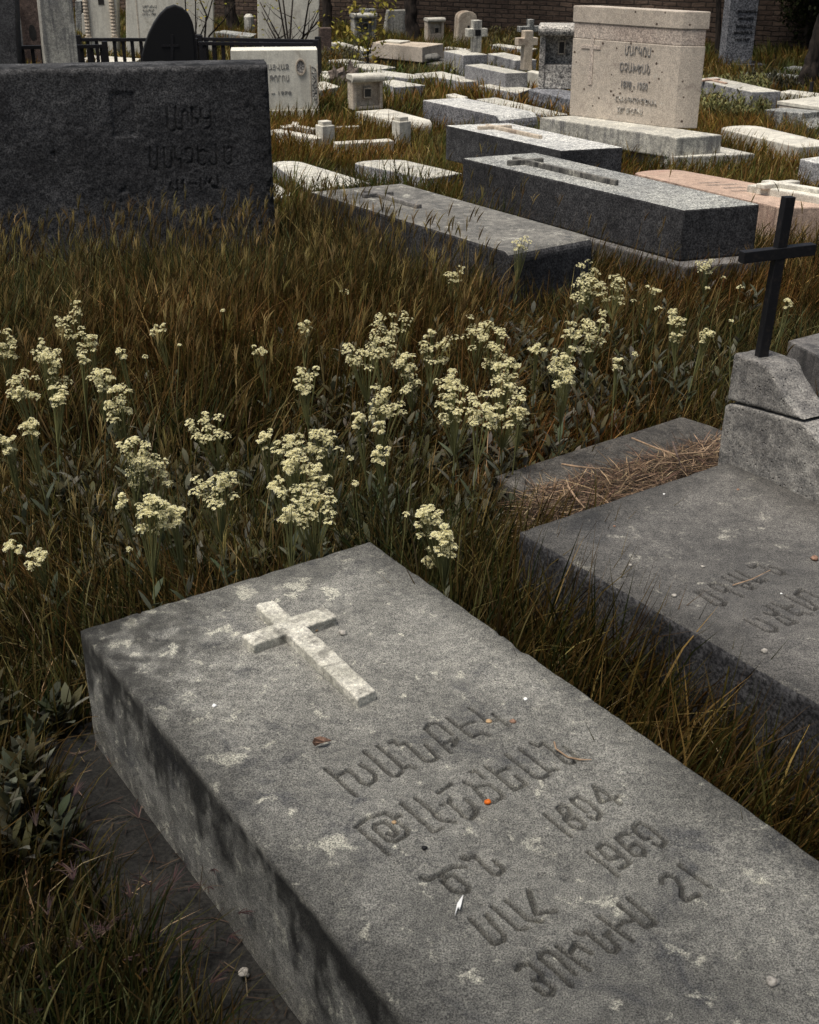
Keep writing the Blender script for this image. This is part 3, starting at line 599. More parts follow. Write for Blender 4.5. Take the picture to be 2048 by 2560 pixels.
slab('grey slabs in shade behind the railing near the brick wall', [(535,80),(560,75),(642,84),(628,92)], 0.160, 0, M['granite'])
slab('white slab behind the railing below the carved white stele', [(190,150),(235,138),(352,146),(330,160)], 0.120, 0, M['whiter'])
slab('large white-topped slab with thin crosses right of the monument', [(1735,198),(1790,192),(1953,228),(1880,230)], 0.240, 0, M['white'], cross=(.3, .1, .45, .18, .12, .035, M['pink'], .015))
slab('white slab strip running to the right edge behind the leaning trunk', [(1950,229),(1975,224),(2110,240),(2090,250)], 0.120, 0, M['whiter'])
slab('shaded grey slab by the leaning trunk at the wall', [(1960,168),(1985,164),(2080,176),(2040,182)], 0.120, 0, M['granite'])
slab('shaded grey slab in front of the dark lettered stele', [(1900,186),(1930,181),(2010,189),(1985,196)], 0.120, 0, M['granite'])
slab('white slab with rounded head in grass right of the monument', [(1786,318),(1880,311),(2100,362),(1998,368)], 0.136, 0, M['whiter'], head=.12)
slab('grey-white slab with stepped edge cut by the right frame edge', [(2000,397),(2070,388),(2170,412),(2110,424)], .22, .07, M['grey_slab'])
t, q = slab('stepped base plate of the grey-white slab at the right edge', [(1990,418),(2070,402),(2190,430),(2110,446)], 0.070, 0, M['white'], name='footing_slab', fp=False); t['category'] = 'footing'; t['group'] = 'footings under graves'
# scroll-sided tomb at right edge
sb = P(1909, 322, 0); sang = math.degrees(math.atan2((P(2048, 345, 0) - sb).y, (P(2048, 345, 0) - sb).x))
sc_ = thing('scroll_tomb', 'grey tomb with concave scroll side and pale raised body at the right edge', 'tomb', sb)
prof = [PV(x, y, sb, sang) for x, y in ((1909,325),(1911,274),(2008,283),(2006,298),(2012,310),(2024,318),(2048,322),(2140,332),(2140,352))]
prof[0].z = 0; prof[-1].z = 0; bk = Vector((-math.sin(R(sang)), math.cos(R(sang)), 0))
bm = bmesh.new(); prism(bm, prof, [p + bk * .25 for p in prof]); done('scroll_side', bm, M['granite'], sc_, bev=.01)
b0 = PV(1947, 262, sb + bk * .26, sang); b0.z = 0; zt_ = ZY(262, b0.y); dr = Vector((math.cos(R(sang)), math.sin(R(sang)), 0))
bm = bmesh.new(); box(bm, b0, dr * 1.5, bk * .55, UP * zt_); done('tomb_body', bm, M['pinkish'], sc_, bev=.01)
bm = bmesh.new(); box(bm, b0 - dr * .02 - bk * .005 + UP * (zt_ + .001), dr * 1.54, bk * .58, UP * .03); done('top_plate', bm, M['whiter'], sc_, bev=.004)
foot([Vector((*prof[0].xy, 0)), Vector((*prof[-1].xy, 0)), prof[-1] + bk * .8, prof[0] + bk * .8])

# ------------------------------------------------------------------ big travertine monument
def ringz(px, z): return [P(x, y, z) for x, y in px]
mon = thing('monument', 'tall pinkish travertine monument with etched cross and dark carved name on white plinth', 'monument', P(1640, 340, 0))
zp1, zp2 = .12, .25
pl_ = quad([(1430,332),(1692,392),(1888,384)], zp1); bm = bmesh.new(); prism(bm, [Vector((*p.xy, 0)) for p in pl_], pl_); done('lower_plinth', bm, M['white'], mon, bev=.01); foot(pl_)
pu_ = quad([(1350,293),(1692,344),(1806,337)], zp2); bm = bmesh.new(); prism(bm, [Vector((*p.xy, zp1 - .02)) for p in pu_], pu_); done('upper_plinth', bm, M['white'], mon, bev=.01); foot(pu_)
mL, mM, mR = P(1423, 288, zp2), P(1684, 321, zp2), P(1743, 321, zp2)
mdir = (mM - mL).normalized(); mang = math.degrees(math.atan2(mdir.y, mdir.x)); rdir = (mR - mM).normalized(); fwd = Vector((mdir.y, -mdir.x, 0))
tL, tM = PV(1442, 20, mL, mang), PV(1706, 22, mL, mang); zm = (tL.z + tM.z) / 2
tR = mM + rdir * (mR - mM).length * 1.12; Wm = (mM - mL).length; Dm = (mR - mM).length
def mring(z, gl=0, g=0):
    k = (z - zp2) / (zm - zp2); e = .004 * k + g
    a = mL - mdir * e * .3 - rdir * e; b = mM + mdir * e - rdir * e; c = mR + mdir * e + rdir * e; d = mL + (mR - mM) - mdir * e * .3 + rdir * e
    ch = .085; r = [a, b - mdir * ch, b + rdir * ch * .2 - mdir * ch * .2, b + rdir * ch, c, d]
    return [Vector((p.x, p.y, z)) for p in r]
zr0, zr1 = zm - .235, zm - .12
for nm, z0, z1, g in (('stone_body', zp2, zr0, 0), ('rough_band', zr0 + .0005, zr1, -.004), ('cap', zr1 + .0005, zm, .006)):
    bm = bmesh.new(); prism(bm, mring(z0, g=g), mring(z1, g=g)); done(nm, bm, M['pinkish'] if nm != 'rough_band' else M['rough_pink'], mon, bev=.006)
def text_on(s, px, py_top, py_bot, p0, ang, mat, parent, nrm, width=None, depth=.003, name='inscription', up=None, bold=0):
    a = PV(px, py_bot, p0, ang); b = PV(px, py_top, p0, ang); hgt = (b - a).length
    cu = bpy.data.curves.new('t', 'FONT'); cu.body = s; cu.size = 1; cu.extrude = .02; cu.offset = bold; ob = bpy.data.objects.new('t', cu); C.objects.link(ob)
    dg = bpy.context.evaluated_depsgraph_get(); me = bpy.data.meshes.new_from_object(ob.evaluated_get(dg)); bpy.data.objects.remove(ob)
    co = np.zeros(len(me.vertices) * 3); me.vertices.foreach_get('co', co); co = co.reshape(-1, 3)
    mx, mn = co.max(0), co.min(0); sc = hgt / (mx[1] - mn[1]); sx = sc if width is None else width / (mx[0] - mn[0])
    d = np.array((math.cos(R(ang)), math.sin(R(ang)), 0)); n = np.array(nrm); u = np.array(UP)
    w3 = np.array(a) + ((co[:, 0] - mn[0]) * sx)[:, None] * d + ((co[:, 1] - mn[1]) * sc)[:, None] * u + (np.where(co[:, 2] > 0, depth, -.002))[:, None] * n
    w3 -= np.array(parent.location); me.vertices.foreach_set('co', w3.astype(np.float32).ravel()); me.name = name; me.materials.clear()
    return link(name, me, mat, parent)
def wpx(x0, x1, y, p0, ang): return (PV(x1, y, p0, ang) - PV(x0, y, p0, ang)).length
for s, x0, x1, y0, y1 in (('ՄԱՐԿՈՍ', 1562, 1627, 113, 136), ('ՕՉԱԽԵԱՆ', 1549, 1625, 154, 177), ('1878 - 1950', 1553, 1619, 201, 219), ('ՀԱՆԳՈՒՑԵԱԼ', 1538, 1642, 238, 253), ('ՏԵՐ ՅԻՍՈՒՍ', 1543, 1606, 266, 280)):
    text_on(s, x0, y0, y1, mL + fwd * .0045, mang, M['ink'] if y0 < 230 else M['rough'], mon, fwd, wpx(x0, x1, y0, mL, mang), depth=.0025, bold=.012)
for a_, b_ in (((1471, 118), (1501, 119)), ((1481, 91), (1481, 212)), ((1472, 124), (1501, 125)), ((1488, 91), (1487, 212)), ((1471, 118), (1472, 124))):
    pass
crs = [PV(x, y, mL + fwd * .001, mang) for x, y in ((1478,92),(1487,92),(1486,114),(1502,115),(1502,124),(1485,123),(1480,212),(1471,211),(1476,122),(1454,120),(1455,112),(1477,113))]
bm = bmesh.new(); prism(bm, crs, [p + fwd * .006 for p in crs]); done('cross', bm, M['rough_pink'], mon, bev=.001)

# ------------------------------------------------------------------ niche headstones with rolled canopy
def niche(label, xl, xr, yb, yt, mat, z0=0.0, z=None, depth=None, ang=22, rec=(.2, .85, .5, .88), window=(.45, .72, .5, .75), group='niche headstones with rolled tops', mw='dark_panel', canopy_mat=None, lean=.0, recmat=None):
    p0 = P(xl, yb, z0); e = Vector((math.cos(R(ang)), math.sin(R(ang)), 0)); p1 = PV(xr, yb, p0, ang); W = (p1 - p0).dot(e)
    depth = depth or W * .5
    zt = ZY(yt, p0.y) - z0; back = Vector((-e.y, e.x, 0)); t = thing('niche_headstone', label, 'headstone', p0 + e * W / 2 + back * depth / 2, group)
    cm = canopy_mat or mat; rr = min(.125 * W, depth * .4); hb = zt - rr * 1.1
    u0, u1, v0, v1 = rec
    def bx(nm, u_0, u_1, d0, d1, za, zb, m, bev=.008):
        bm = bmesh.new(); box(bm, p0 + e * W * u_0 + back * d0 + UP * za, e * W * (u_1 - u_0), back * (d1 - d0), UP * (zb - za)); return done(nm, bm, m, t, bev=bev)
    bx('back_slab', .0, 1, depth * .42, depth, 0, hb, mat)
    bx('cheek', 0, u0, 0, depth * .42 - .0005, 0, hb, mat); bx('cheek', u1, 1, 0, depth * .42 - .0005, 0, hb, mat)
    bx('lower_panel', u0 + .001, u1 - .001, .01, depth * .42 - .0005, 0, hb * v0, mat)
    if window:
        a, b, c, d = window; bx('portrait_frame', a, b, depth * .42 - .035, depth * .42 - .0005, hb * c, hb * d, recmat or mat, .003)
        bx('portrait', a + .03, b - .03, depth * .42 - .038, depth * .42 - .0345, hb * c + .012, hb * d - .012, M[mw], 0)  # the same dark panel fills a niche hole with painted shade
    # canopy: rolled profile swept across
    pr = [(depth, hb - rr * .2), (depth, hb + rr * .6), (depth * .8, hb + rr * 1.05)]
    for k in range(9):
        a = math.pi * (.5 + 1.05 * k / 8); pr.append((-depth * .05 + rr * math.cos(a) * .9, hb + rr * .15 + rr * math.sin(a) * .95))
    pr += [(.0, hb - rr * .35)]
    Lp = [p0 - e * W * .04 + back * d + UP * zz for d, zz in pr]; bm = bmesh.new(); prism(bm, Lp, [p + e * W * 1.08 for p in Lp]); done('rolled_canopy', bm, cm, t, bev=.004)
    foot([p0, p0 + e * W, p0 + e * W + back * depth, p0 + back * depth])
    return t
niche('small white niche headstone with square hole at the centre of the back', 883, 958, 276, 187, M['cream'], z0=.09, rec=(.13, .9, .10, .9), window=(.40, .66, .36, .70), canopy_mat=M['whiter'])  # the panel's dark colour stands in for the unlit hole
slab('white rounded slab in front of the small white niche headstone', [(889,278),(972,272),(1082,301), (1012,312)], .11, 0, M['whiter'], near=.07)
niche('pale blue niche headstone behind the leafy sapling', 887, 940, 116, 34, M['white'], rec=(.22, .82, .45, .9), window=(.4, .7, .5, .8))
niche('cream niche headstone with dark recess right of the thick trunk', 1069, 1110, 118, 45, M['cream'], rec=(.2, .85, .5, .9), canopy_mat=M['whiter'])
niche('grey niche headstone half hidden by the thick trunk', 1042, 1064, 86, 25, M['white'], rec=(.2, .8, .5, .9), window=None)
niche('pale niche headstone near the brick wall above the crosses', 1312, 1354, 84, 21, M['white'], rec=(.22, .9, .45, .9))
niche('large rough grey niche headstone with portrait left of the monument', 1345, 1450, 222, 62, M['rough'], z0=.18, depth=.4, ang=-8, rec=(.14, .9, .42, .92), window=(.42, .6, .58, .82), recmat=M['cream'])
t, qn = slab('dark stepped base below the large rough grey niche headstone', [(1322,224),(1355,214),(1500,240),(1440,252)], .178, 0, M['granite_blue'], name='footing_slab'); t['category'] = 'footing'; t['group'] = 'footings under graves'
# simple upright stones
def upright(label, base, top, mat, depth=.15, z0=0.0, ang=22, name='headstone', group='headstones', bev=.01, dome=0, extra=None):
    # base: (xl, xr, yb) ; top: (xl, xr, yt)
    p0 = P(base[0], base[2], z0); e = Vector((math.cos(R(ang)), math.sin(R(ang)), 0)); back = Vector((-e.y, e.x, 0))
    p1 = PV(base[1], base[2], p0, ang); p1.z = z0; a = PV(top[0], top[2], p0, ang); b = PV(top[1], top[2], p0, ang); b.z = a.z
    t = thing(name, label, 'headstone', (p0 + p1) / 2 + back * depth / 2, group)
    if dome:
        ring = [p0, p1]
        for k in range(dome + 1):
            an = math.pi * k / dome; c = (a + b) / 2; ring.append(c + (b - a) / 2 * math.cos(an) + UP * ((b - a).length * .32 * math.sin(an)))
    else: ring = [p0, p1, b, a]
    bm = bmesh.new(); prism(bm, ring, [p + back * depth for p in ring]); done('stone_body', bm, mat, t, bev=bev)
    foot([p0, p1, p1 + back * depth, p0 + back * depth]); return t, p0, p1, e, back
upright('plain grey-white lichened stele left of the thick trunk', (959,1022,100), (972,1021,26), M['white'], ang=15)
upright('dark grey stone behind the pale blue niche headstone', (903,942,95), (903,941,23), M['granite'], ang=15)
t, p0, p1, e, bk2 = upright('cream domed stone with tiny window against the brick wall', (1143,1190,118), (1147,1193,45), M['cream'], ang=15, dome=7, depth=.2)
bm = bmesh.new(); wp = PV(1169, 64, p0, 15); box(bm, wp - bk2 * .004, e * .03, bk2 * .01, UP * -.055); done('window', bm, M['dark_panel'], t)
t, p0, p1, e, bk2 = upright('brown shaded headstone right of the tall white stele', (801,830,150), (800,829,70), M['brown_stone'], ang=10)
# white stone with oval medallion beyond the dark headstone
hw0 = P(799, 297, 0); ang2 = 6; e2 = Vector((math.cos(R(ang2)), math.sin(R(ang2)), 0)); bk3 = Vector((-e2.y, e2.x, 0)); f3 = -bk3
hwl = PV(586, 290, hw0, ang2); hwl.z = 0; Wd = (hw0 - hwl).length; zt2 = ZY(124, hw0.y)
hwt = thing('headstone', 'white headstone with oval medallion and carved vine strip beside the dark headstone', 'headstone', (hw0 + hwl) / 2, 'headstones')
bm = bmesh.new(); box(bm, hwl + UP * .085, e2 * Wd, bk3 * .3, UP * (zt2 - .085)); done('stone_body', bm, M['chalk'], hwt, bev=.006)
bm = bmesh.new(); box(bm, hwl - e2 * .02 + f3 * .012, e2 * (Wd + .02), bk3 * .33, UP * .084); done('base', bm, M['chalk'], hwt, bev=.006); foot([hwl, hw0, hw0 + bk3 * .3, hwl + bk3 * .3])
cm_ = PV(752, 168, hw0, ang2); rx = wpx(740, 765, 168, hw0, ang2) / 2; rz = rx * 1.55
bm = bmesh.new(); ring = [cm_ + e2 * math.cos(a) * rx + UP * math.sin(a) * rz for a in np.linspace(0, 2 * math.pi, 25)[:-1]]; ri = [cm_ + (p - cm_) * .82 for p in ring]
for i in range(24):
    j = (i + 1) % 24; fo = f3 * .012; vs_ = [bm.verts.new(p) for p in (ring[i] + fo, ring[j] + fo, ri[j] + fo, ri[i] + fo, ring[i] - fo, ring[j] - fo, ri[j] - fo, ri[i] - fo)]
    for f in ((0, 1, 2, 3), (0, 4, 5, 1), (3, 2, 6, 7)): bm.faces.new([vs_[k] for k in f])
bmesh.ops.remove_doubles(bm, verts=bm.verts, dist=.0002); done('medallion_rim', bm, M['cream'], hwt)
bm = bmesh.new(); bm.faces.new([bm.verts.new(p + f3 * .003) for p in ri]); done('medallion', bm, M['rough'], hwt)
bm = bmesh.new()                   # vine strip: a wavy stem with leaves
c0, c1 = PV(785, 168, hw0, ang2), PV(785, 255, hw0, ang2); Lz = c0.z - c1.z; wv = wpx(777, 793, 168, hw0, ang2) / 2
tube(bm, [c0 - UP * Lz * k / 24 + e2 * wv * .45 * math.sin(k * .9) + f3 * .004 for k in range(25)], .005, 5)
for k in range(12):
    s = 1 if k % 2 else -1; c = c0 - UP * Lz * (k + .5) / 12; a = c + f3 * .004; tip = c + e2 * wv * s * .85 + UP * .012 + f3 * .004
    mid1 = (a + tip) / 2 + UP * .016 + f3 * .007; mid2 = (a + tip) / 2 - UP * .014 + f3 * .007; bm.faces.new([bm.verts.new(p) for p in (a, mid1, tip, mid2)])
done('vine_carving', bm, M['rough'], hwt)
for s_ in (-1, 1):
    bm = bmesh.new(); box(bm, c0 + UP * .02 + e2 * (wv * s_ * 1.1 - .004), e2 * .007, f3 * .006, -UP * (Lz + .04)); done('strip_border', bm, M['cream'], hwt)
for s, x0, x1, y0, y1 in (('ՄԱՏԱԹԻ ԱՅՎԱԶ', 600, 723, 161, 175), ('ԹՈՐՈՍ', 675, 723, 188, 203), ('1884 – 1978', 640, 729, 229, 237)):
    text_on(s, x0, y0, y1, hw0 + f3 * .001, ang2, M['ink'], hwt, f3, wpx(x0, x1, y0, hw0, ang2), depth=.003)

# ------------------------------------------------------------------ standing crosses
def stand_cross(label, xc, wpx_, yb, yt, xa0, xa1, ya0, ya1, mat, z0, ang=20, boss=False):
    p0 = P(xc, yb, z0); e = Vector((math.cos(R(ang)), math.sin(R(ang)), 0)); back = Vector((-e.y, e.x, 0)); hw_ = wpx_ / F * p0.y / 2; th = .1
    zt = ZY(yt, p0.y); za = ZY(ya1, p0.y); zb = ZY(ya0, p0.y); a0 = PV(xa0, ya0, p0, ang); a1 = PV(xa1, ya0, p0, ang)
    l = (a0 - p0).dot(e); r = (a1 - p0).dot(e)
    t = thing('stone_cross', label, 'cross', p0 + back * th / 2, 'standing stone crosses')
    pts = [(-hw_, z0), (hw_, z0), (hw_, za), (r, za), (r, zb), (hw_, zb), (hw_, zt), (-hw_, zt), (-hw_, zb), (l, zb), (l, za), (-hw_, za)]
    ring = [Vector((*(p0 + e * u).xy, z)) for u, z in pts]; bm = bmesh.new(); prism(bm, ring, [p + back * th for p in ring]); done('cross_body', bm, mat, t, bev=.006)
    if boss:
        bm = bmesh.new(); box(bm, Vector((*(p0 - e * hw_ * .7).xy, za + .01)) - back * .006, e * hw_ * 1.4, back * .01, UP * (zb - za - .02)); done('centre_plate', bm, M['black'], t)
    return t
stand_cross('small grey stone cross with black centre square on a box grave', 1194, 20, 131, 51, 1171, 1220, 72, 92, M['white'], .27, boss=True)
stand_cross('beige stone cross at the head of the white-topped box grave', 1320, 21, 176, 77, 1297, 1346, 95, 114, M['cream'], .18)
stand_cross('blue-grey stone cross standing behind the beige one', 1328, 12, 120, 49, 1301, 1353, 66, 80, M['granite'], .2)

# ------------------------------------------------------------------ dark lettered stele by the wall
ds0 = P(1808, 172, 0); angd = 8
dsb = thing('headstone', 'tall blue-grey granite stele with dark lettering on black base by the wall', 'headstone', ds0, 'headstones')
ed_ = Vector((math.cos(R(angd)), math.sin(R(angd)), 0)); bd = Vector((-ed_.y, ed_.x, 0))
zb0 = ZY(160, ds0.y); wB = wpx(1806, 1860, 170, ds0, angd)
bm = bmesh.new(); box(bm, ds0 - ed_ * .02 - bd * .12, ed_ * wpx(1806, 1908, 170, ds0, angd), bd * .5, UP * zb0); done('base', bm, M['granite_dark'], dsb, bev=.008)
s0 = PV(1810, 158, ds0, angd); s1 = PV(1879, 158, ds0, angd); s0.z = s1.z = zb0 + .001; t0 = PV(1827, 0, ds0, angd); t1 = PV(1898, 0, ds0, angd)
k_ = 1.5; tt0 = s0 + (t0 - s0) * k_; tt1 = s1 + (t1 - s1) * k_
bm = bmesh.new(); prism(bm, [s0, s1, tt1, tt0], [p + bd * .2 for p in (s0, s1, tt1, tt0)]); done('stone_body', bm, M['granite_blue'], dsb, bev=.006); foot([ds0 - bd * .8, ds0 + ed_ * .6 - bd * .8, ds0 + ed_ * .6 + bd * .4, ds0 + bd * .4])
for s, x0, x1, y0, y1 in (('ՅՈՎՍԷՓԵԱՆ', 1844, 1890, 25, 34), ('1901-1957', 1846, 1884, 43, 50), ('ՇՈՒՇԱՆ', 1840, 1880, 62, 71), ('ՅՈՎՍԷՓԵԱՆ', 1834, 1881, 78, 87), ('1910-1977', 1838, 1874, 96, 103)):
    text_on(s, x0, y0, y1, ds0 - bd * .002, angd, M['black'], dsb, -bd, wpx(x0, x1, y0, ds0, angd), depth=.004, bold=.02)

# ------------------------------------------------------------------ white stelae behind the railing (left)
t, p0, p1, e, b_ = upright('white carved stele with rope columns and small portrait behind the railing', (216,294,150), (214,290,-90), M['chalk'], ang=4, depth=.3)
for xx in (222, 287):
    bm = bmesh.new(); c = PV(xx, 92, p0 - b_ * .012, 4); n_ = 46
    tube(bm, [c + UP * .02 * k for k in range(n_)], [.030 + .006 * (k % 2) for k in range(n_)], 8); done('rope_column', bm, M['cream'], t)
    bm = bmesh.new(); box(bm, c - e * .045 - b_ * .035 - UP * .03, e * .09, b_ * .07, UP * .03); done('column_base', bm, M['cream'], t)
bm = bmesh.new(); c = PV(246, 12, p0 - b_ * .004, 4); box(bm, c, e * wpx(246, 261, 12, p0, 4), b_ * .02, UP * .17); done('portrait', bm, M['dark_panel'], t)
upright('slim white rounded stone edge left of the carved stele', (206,217,100), (204,214,36), M['chalk'], ang=4, dome=4, depth=.2)
t, p0, p1, e, b_ = upright('broad white stele with carved name beyond the black oval stone', (316,532,150), (314,535,-90), M['chalk'], ang=6, depth=.35)
for s, x0, x1, y0, y1 in (('ԱԲՐԱՀԱՄ', 357, 392, 13, 19), ('ԳԱՍՊԱՐ', 357, 386, 23, 29), ('1918 – 1984', 357, 390, 32, 38)):
    text_on(s, x0, y0, y1, p0 - b_ * .001, 6, M['ink'], t, -b_, wpx(x0, x1, y0, p0, 6))
bm = bmesh.new(); c = PV(352, 146, p0 - b_ * .004, 6); c.z = .05; box(bm, c, e * .012, b_ * .02, UP * 1.6); done('edge_moulding', bm, M['cream'], t)
upright('tall plain white stele behind the bare-stemmed sapling', (645,797,150), (643,800,-90), M['chalk'], ang=6, depth=.35)
t, p0, p1, e, b_ = upright('tall streaked white marble obelisk behind the dark headstone', (124,208,262), (96,179,-20), M['white'], ang=20, depth=.28)
upright('dark grey granite pillar at the left frame edge', (-120,50,262), (-130,37,-20), M['granite_dark'], ang=8, depth=.3)
t, p0, p1, e, b_ = upright('brown shrine-like stone with dark portrait and white side column', (44,122,185), (40,112,-20), M['brown_stone'], ang=8, depth=.3)
bm = bmesh.new(); ca = PV(59, 172, p0 - b_ * .06, 8); cb_ = PV(39, -10, p0 - b_ * .06, 8); ca.z = 0; tube(bm, [ca, cb_], .028, 12); done('column', bm, M['white'], t, smooth=True)
bm = bmesh.new(); c = PV(75, 100, p0 - b_ * .004, 8); ww = wpx(75, 93, 100, p0, 8); ring = [c + e * (ww / 2 + ww / 2 * math.cos(a)) + UP * (.08 + .09 * math.sin(a)) for a in np.linspace(0, 2 * math.pi, 17)[:-1]]
prism(bm, ring, [p + b_ * .01 for p in ring]); done('portrait', bm, M['dark_panel'], t)
upright('grey shaded stone between obelisk and carved stele', (190,205,92), (188,204,2), M['granite'], ang=4, depth=.2)
upright('low grey stone in front of the brick wall', (622,642,92), (622,642,50), M['brown_stone'], ang=6, depth=.2)

# black oval stone
ov0 = P(430, 252, 0); ova = 12; eo = Vector((math.cos(R(ova)), math.sin(R(ova)), 0)); bo = Vector((-eo.y, eo.x, 0))
ovt = thing('headstone', 'black oval-topped stone with faint cross behind the dark headstone', 'headstone', ov0, 'headstones')
pts = [(352,168),(355,140),(362,112),(372,84),(385,58),(400,36),(417,20),(437,13),(456,20),(472,34),(482,56),(488,84),(491,120),(492,168)]
ring = [PV(x, y, ov0, ova) for x, y in pts]; ring[0].z = ring[-1].z = 0
bm = bmesh.new(); prism(bm, ring, [p + bo * .16 - eo * .0 for p in ring]); done('stone_body', bm, M['black'], ovt, bev=.012)
cc = (PV(425, 110, ov0, ova)); rin = [cc + (p - cc) * .9 - bo * .006 for p in ring]; rin[0].z = rin[-1].z = .05
bm = bmesh.new(); prism(bm, rin, [p + bo * .004 for p in rin]); done('face_panel', bm, M['black'], ovt)
x_ = [PV(a, b, ov0 - bo * .012, ova) for a, b in ((427,86),(434,86),(434,111),(447,111),(447,117),(434,117),(433,150),(427,150),(427,117),(404,117),(404,112),(427,112))]
bm = bmesh.new(); prism(bm, x_, [p + bo * .006 for p in x_]); done('cross', bm, M['iron'], ovt); foot([ring[0], ring[-1], ring[-1] + bo * .2, ring[0] + bo * .2])

# ------------------------------------------------------------------ iron railings
def railing(label, pxa, pxb, z, step=.098, low=.10, post=True):
    a, b = P(*pxa, z), P(*pxb, z); d = (b - a); L = d.length; d.normalize(); n = Vector((-d.y, d.x, 0))
    t = thing('railing', label, 'railing', Vector((*((a + b) / 2).xy, 0)), 'black iron railings')
    for zz, nm in ((z, 'top_rail'), (low, 'bottom_rail')):
        bm = bmesh.new(); box(bm, Vector((a.x, a.y, zz - .035)) - n * .02, d * L, n * .04, UP * .035); done(nm, bm, M['iron'], t, bev=.002)
    k = 0; x = step
    while x < L - .02 and k < 95:
        bm = bmesh.new(); c = a + d * x; box(bm, Vector((c.x, c.y, low + .0005)) - n * .012 - d * .018, d * .036, n * .024, UP * (z - low - .036)); done('bar', bm, M['iron'], t); x += step; k += 1
    for c in (a, b):
        bm = bmesh.new(); box(bm, Vector((c.x, c.y, 0)) - n * .028 - d * .028, d * .056, n * .056, UP * (z + .03)); done('post', bm, M['iron'], t, bev=.003)
railing('black railing left of and behind the marble obelisk', (-20, 115), (262, 111), .50)
railing('long black railing running behind the black oval stone', (196, 95), (500, 95), .47)
railing('black railing in front of the bare saplings', (494, 93), (795, 99), .47)
railing('nearer black railing right of the black oval stone', (488, 104), (790, 107), .50)
# kerbed plot with two posts
def post(label, xl, xr, yb, yt, z0=0):
    p0 = P(xl, yb, z0); p1 = P(xr, yb, z0); W = (p1 - p0).length; e = EW; c = (p0 + p1) / 2; hh = ZY(yt, c.y) - z0; s = W * .72; f = EL
    t = thing('kerb_post', label, 'post', c, 'white posts of the kerbed plot')
    o = c - e * s / 2 - f * s / 2; bm = bmesh.new(); box(bm, o, e * s, f * s, UP * (hh * .86)); done('post_shaft', bm, M['whiter'], t, bev=.006)
    o2 = c - e * s * .36 - f * s * .36; bm = bmesh.new(); box(bm, o2 + UP * hh * .861, e * s * .72, f * s * .72, UP * hh * .14); done('cap', bm, M['whiter'], t, bev=.005); foot([o, o + e * s, o + e * s + f * s, o + f * s])
post('square white kerb post nearer the white headstone', 790, 839, 374, 302); post('square white kerb post in front of the small niche slab', 980, 1028, 366, 291)
def kerb(label, a, b, z=.1, wd=.12):
    a, b = P(*a, z), P(*b, z); d = (b - a); n = Vector((-d.y, d.x, 0)).normalized() * wd; q = [a, b, b + n, a + n]
    bm = bmesh.new(); prism(bm, [Vector((*p.xy, 0)) for p in q], q); tag(done('kerb', bm, M['whiter'], bev=.006), label, 'kerb', 'white kerbs of the plot'); foot(q)
kerb('white kerb between the two square posts', (842, 360), (985, 352)); kerb('white kerb left of the square posts', (670, 326), (790, 347)); kerb('thin white kerb behind the square posts', (840, 318), (900, 316), .06, .06)
# lying white cross
cq = [P(x, y, .1) for x, y in ((700,314),(728,311),(732,304),(748,306),(744,312),(792,320),(784,324),(738,316),(718,319),(700,318))]
bm = bmesh.new(); prism(bm, [Vector((*p.xy, 0)) for p in cq], cq); tag(done('stone_cross', bm, M['whiter']), 'flat white cross lying in the grass by the kerb post', 'cross', 'standing stone crosses'); bpy.data.objects['stone_cross.003' if 'stone_cross.003' in bpy.data.objects else 'stone_cross']['group'] = 'crosses'

# ------------------------------------------------------------------ blade / leaf generator
def blades(pos, h, wdt, az, lean, curl, col, prof=(1, .85, .5, 0), tips=None, face=None):
    n = len(pos); T = np.array([0, .38, .72, 1.0]); ths = lean[:, None] + curl[:, None] * T[None, :]
    d = np.diff(T); mid = (ths[:, 1:] + ths[:, :-1]) / 2
    ch = np.concatenate([np.zeros((n, 1)), np.cumsum(np.sin(mid) * d, 1)], 1) * h[:, None]; cv = np.concatenate([np.zeros((n, 1)), np.cumsum(np.cos(mid) * d, 1)], 1) * h[:, None]
    dx, dy = np.cos(az), np.sin(az); fa = az + np.pi / 2 if face is None else face
    sx, sy = np.cos(fa), np.sin(fa); V = np.zeros((n, 7, 3)); k = 0
    for i in range(4):
        cx = pos[:, 0] + dx * ch[:, i]; cy = pos[:, 1] + dy * ch[:, i]; cz = pos[:, 2] + cv[:, i]
        if i < 3:
            hw = wdt * prof[i] / 2
            V[:, k] = np.stack([cx - sx * hw, cy - sy * hw, cz], 1); V[:, k + 1] = np.stack([cx + sx * hw, cy + sy * hw, cz], 1); k += 2
        else: V[:, 6] = np.stack([cx, cy, cz], 1)
    b = (np.arange(n) * 7)[:, None]
    f4 = np.concatenate([b + np.array([0, 1, 3, 2]), b + np.array([2, 3, 5, 4])]); f3 = b + np.array([4, 5, 6])
    tc = col if tips is None else tips
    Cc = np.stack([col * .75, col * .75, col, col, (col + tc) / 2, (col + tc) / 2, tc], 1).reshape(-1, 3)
    return V.reshape(-1, 3), f4, f3, Cc
def merge(parts):
    v, a, b, c = [], [], [], []; n = 0
    for V, f4, f3, cc in parts: v.append(V); a.append(f4 + n); b.append(f3 + n); c.append(cc); n += len(V)
    return np.concatenate(v), np.concatenate(a), np.concatenate(b), np.concatenate(c)
def blade_obj(name, parts, mat, parent=None):
    V, f4, f3, cc = merge(parts)
    if parent is not None: V = V - np.array(parent.location)
    me = mesh_np(name, V, f4, f3); tint(me, cc); return link(name, me, mat, parent)
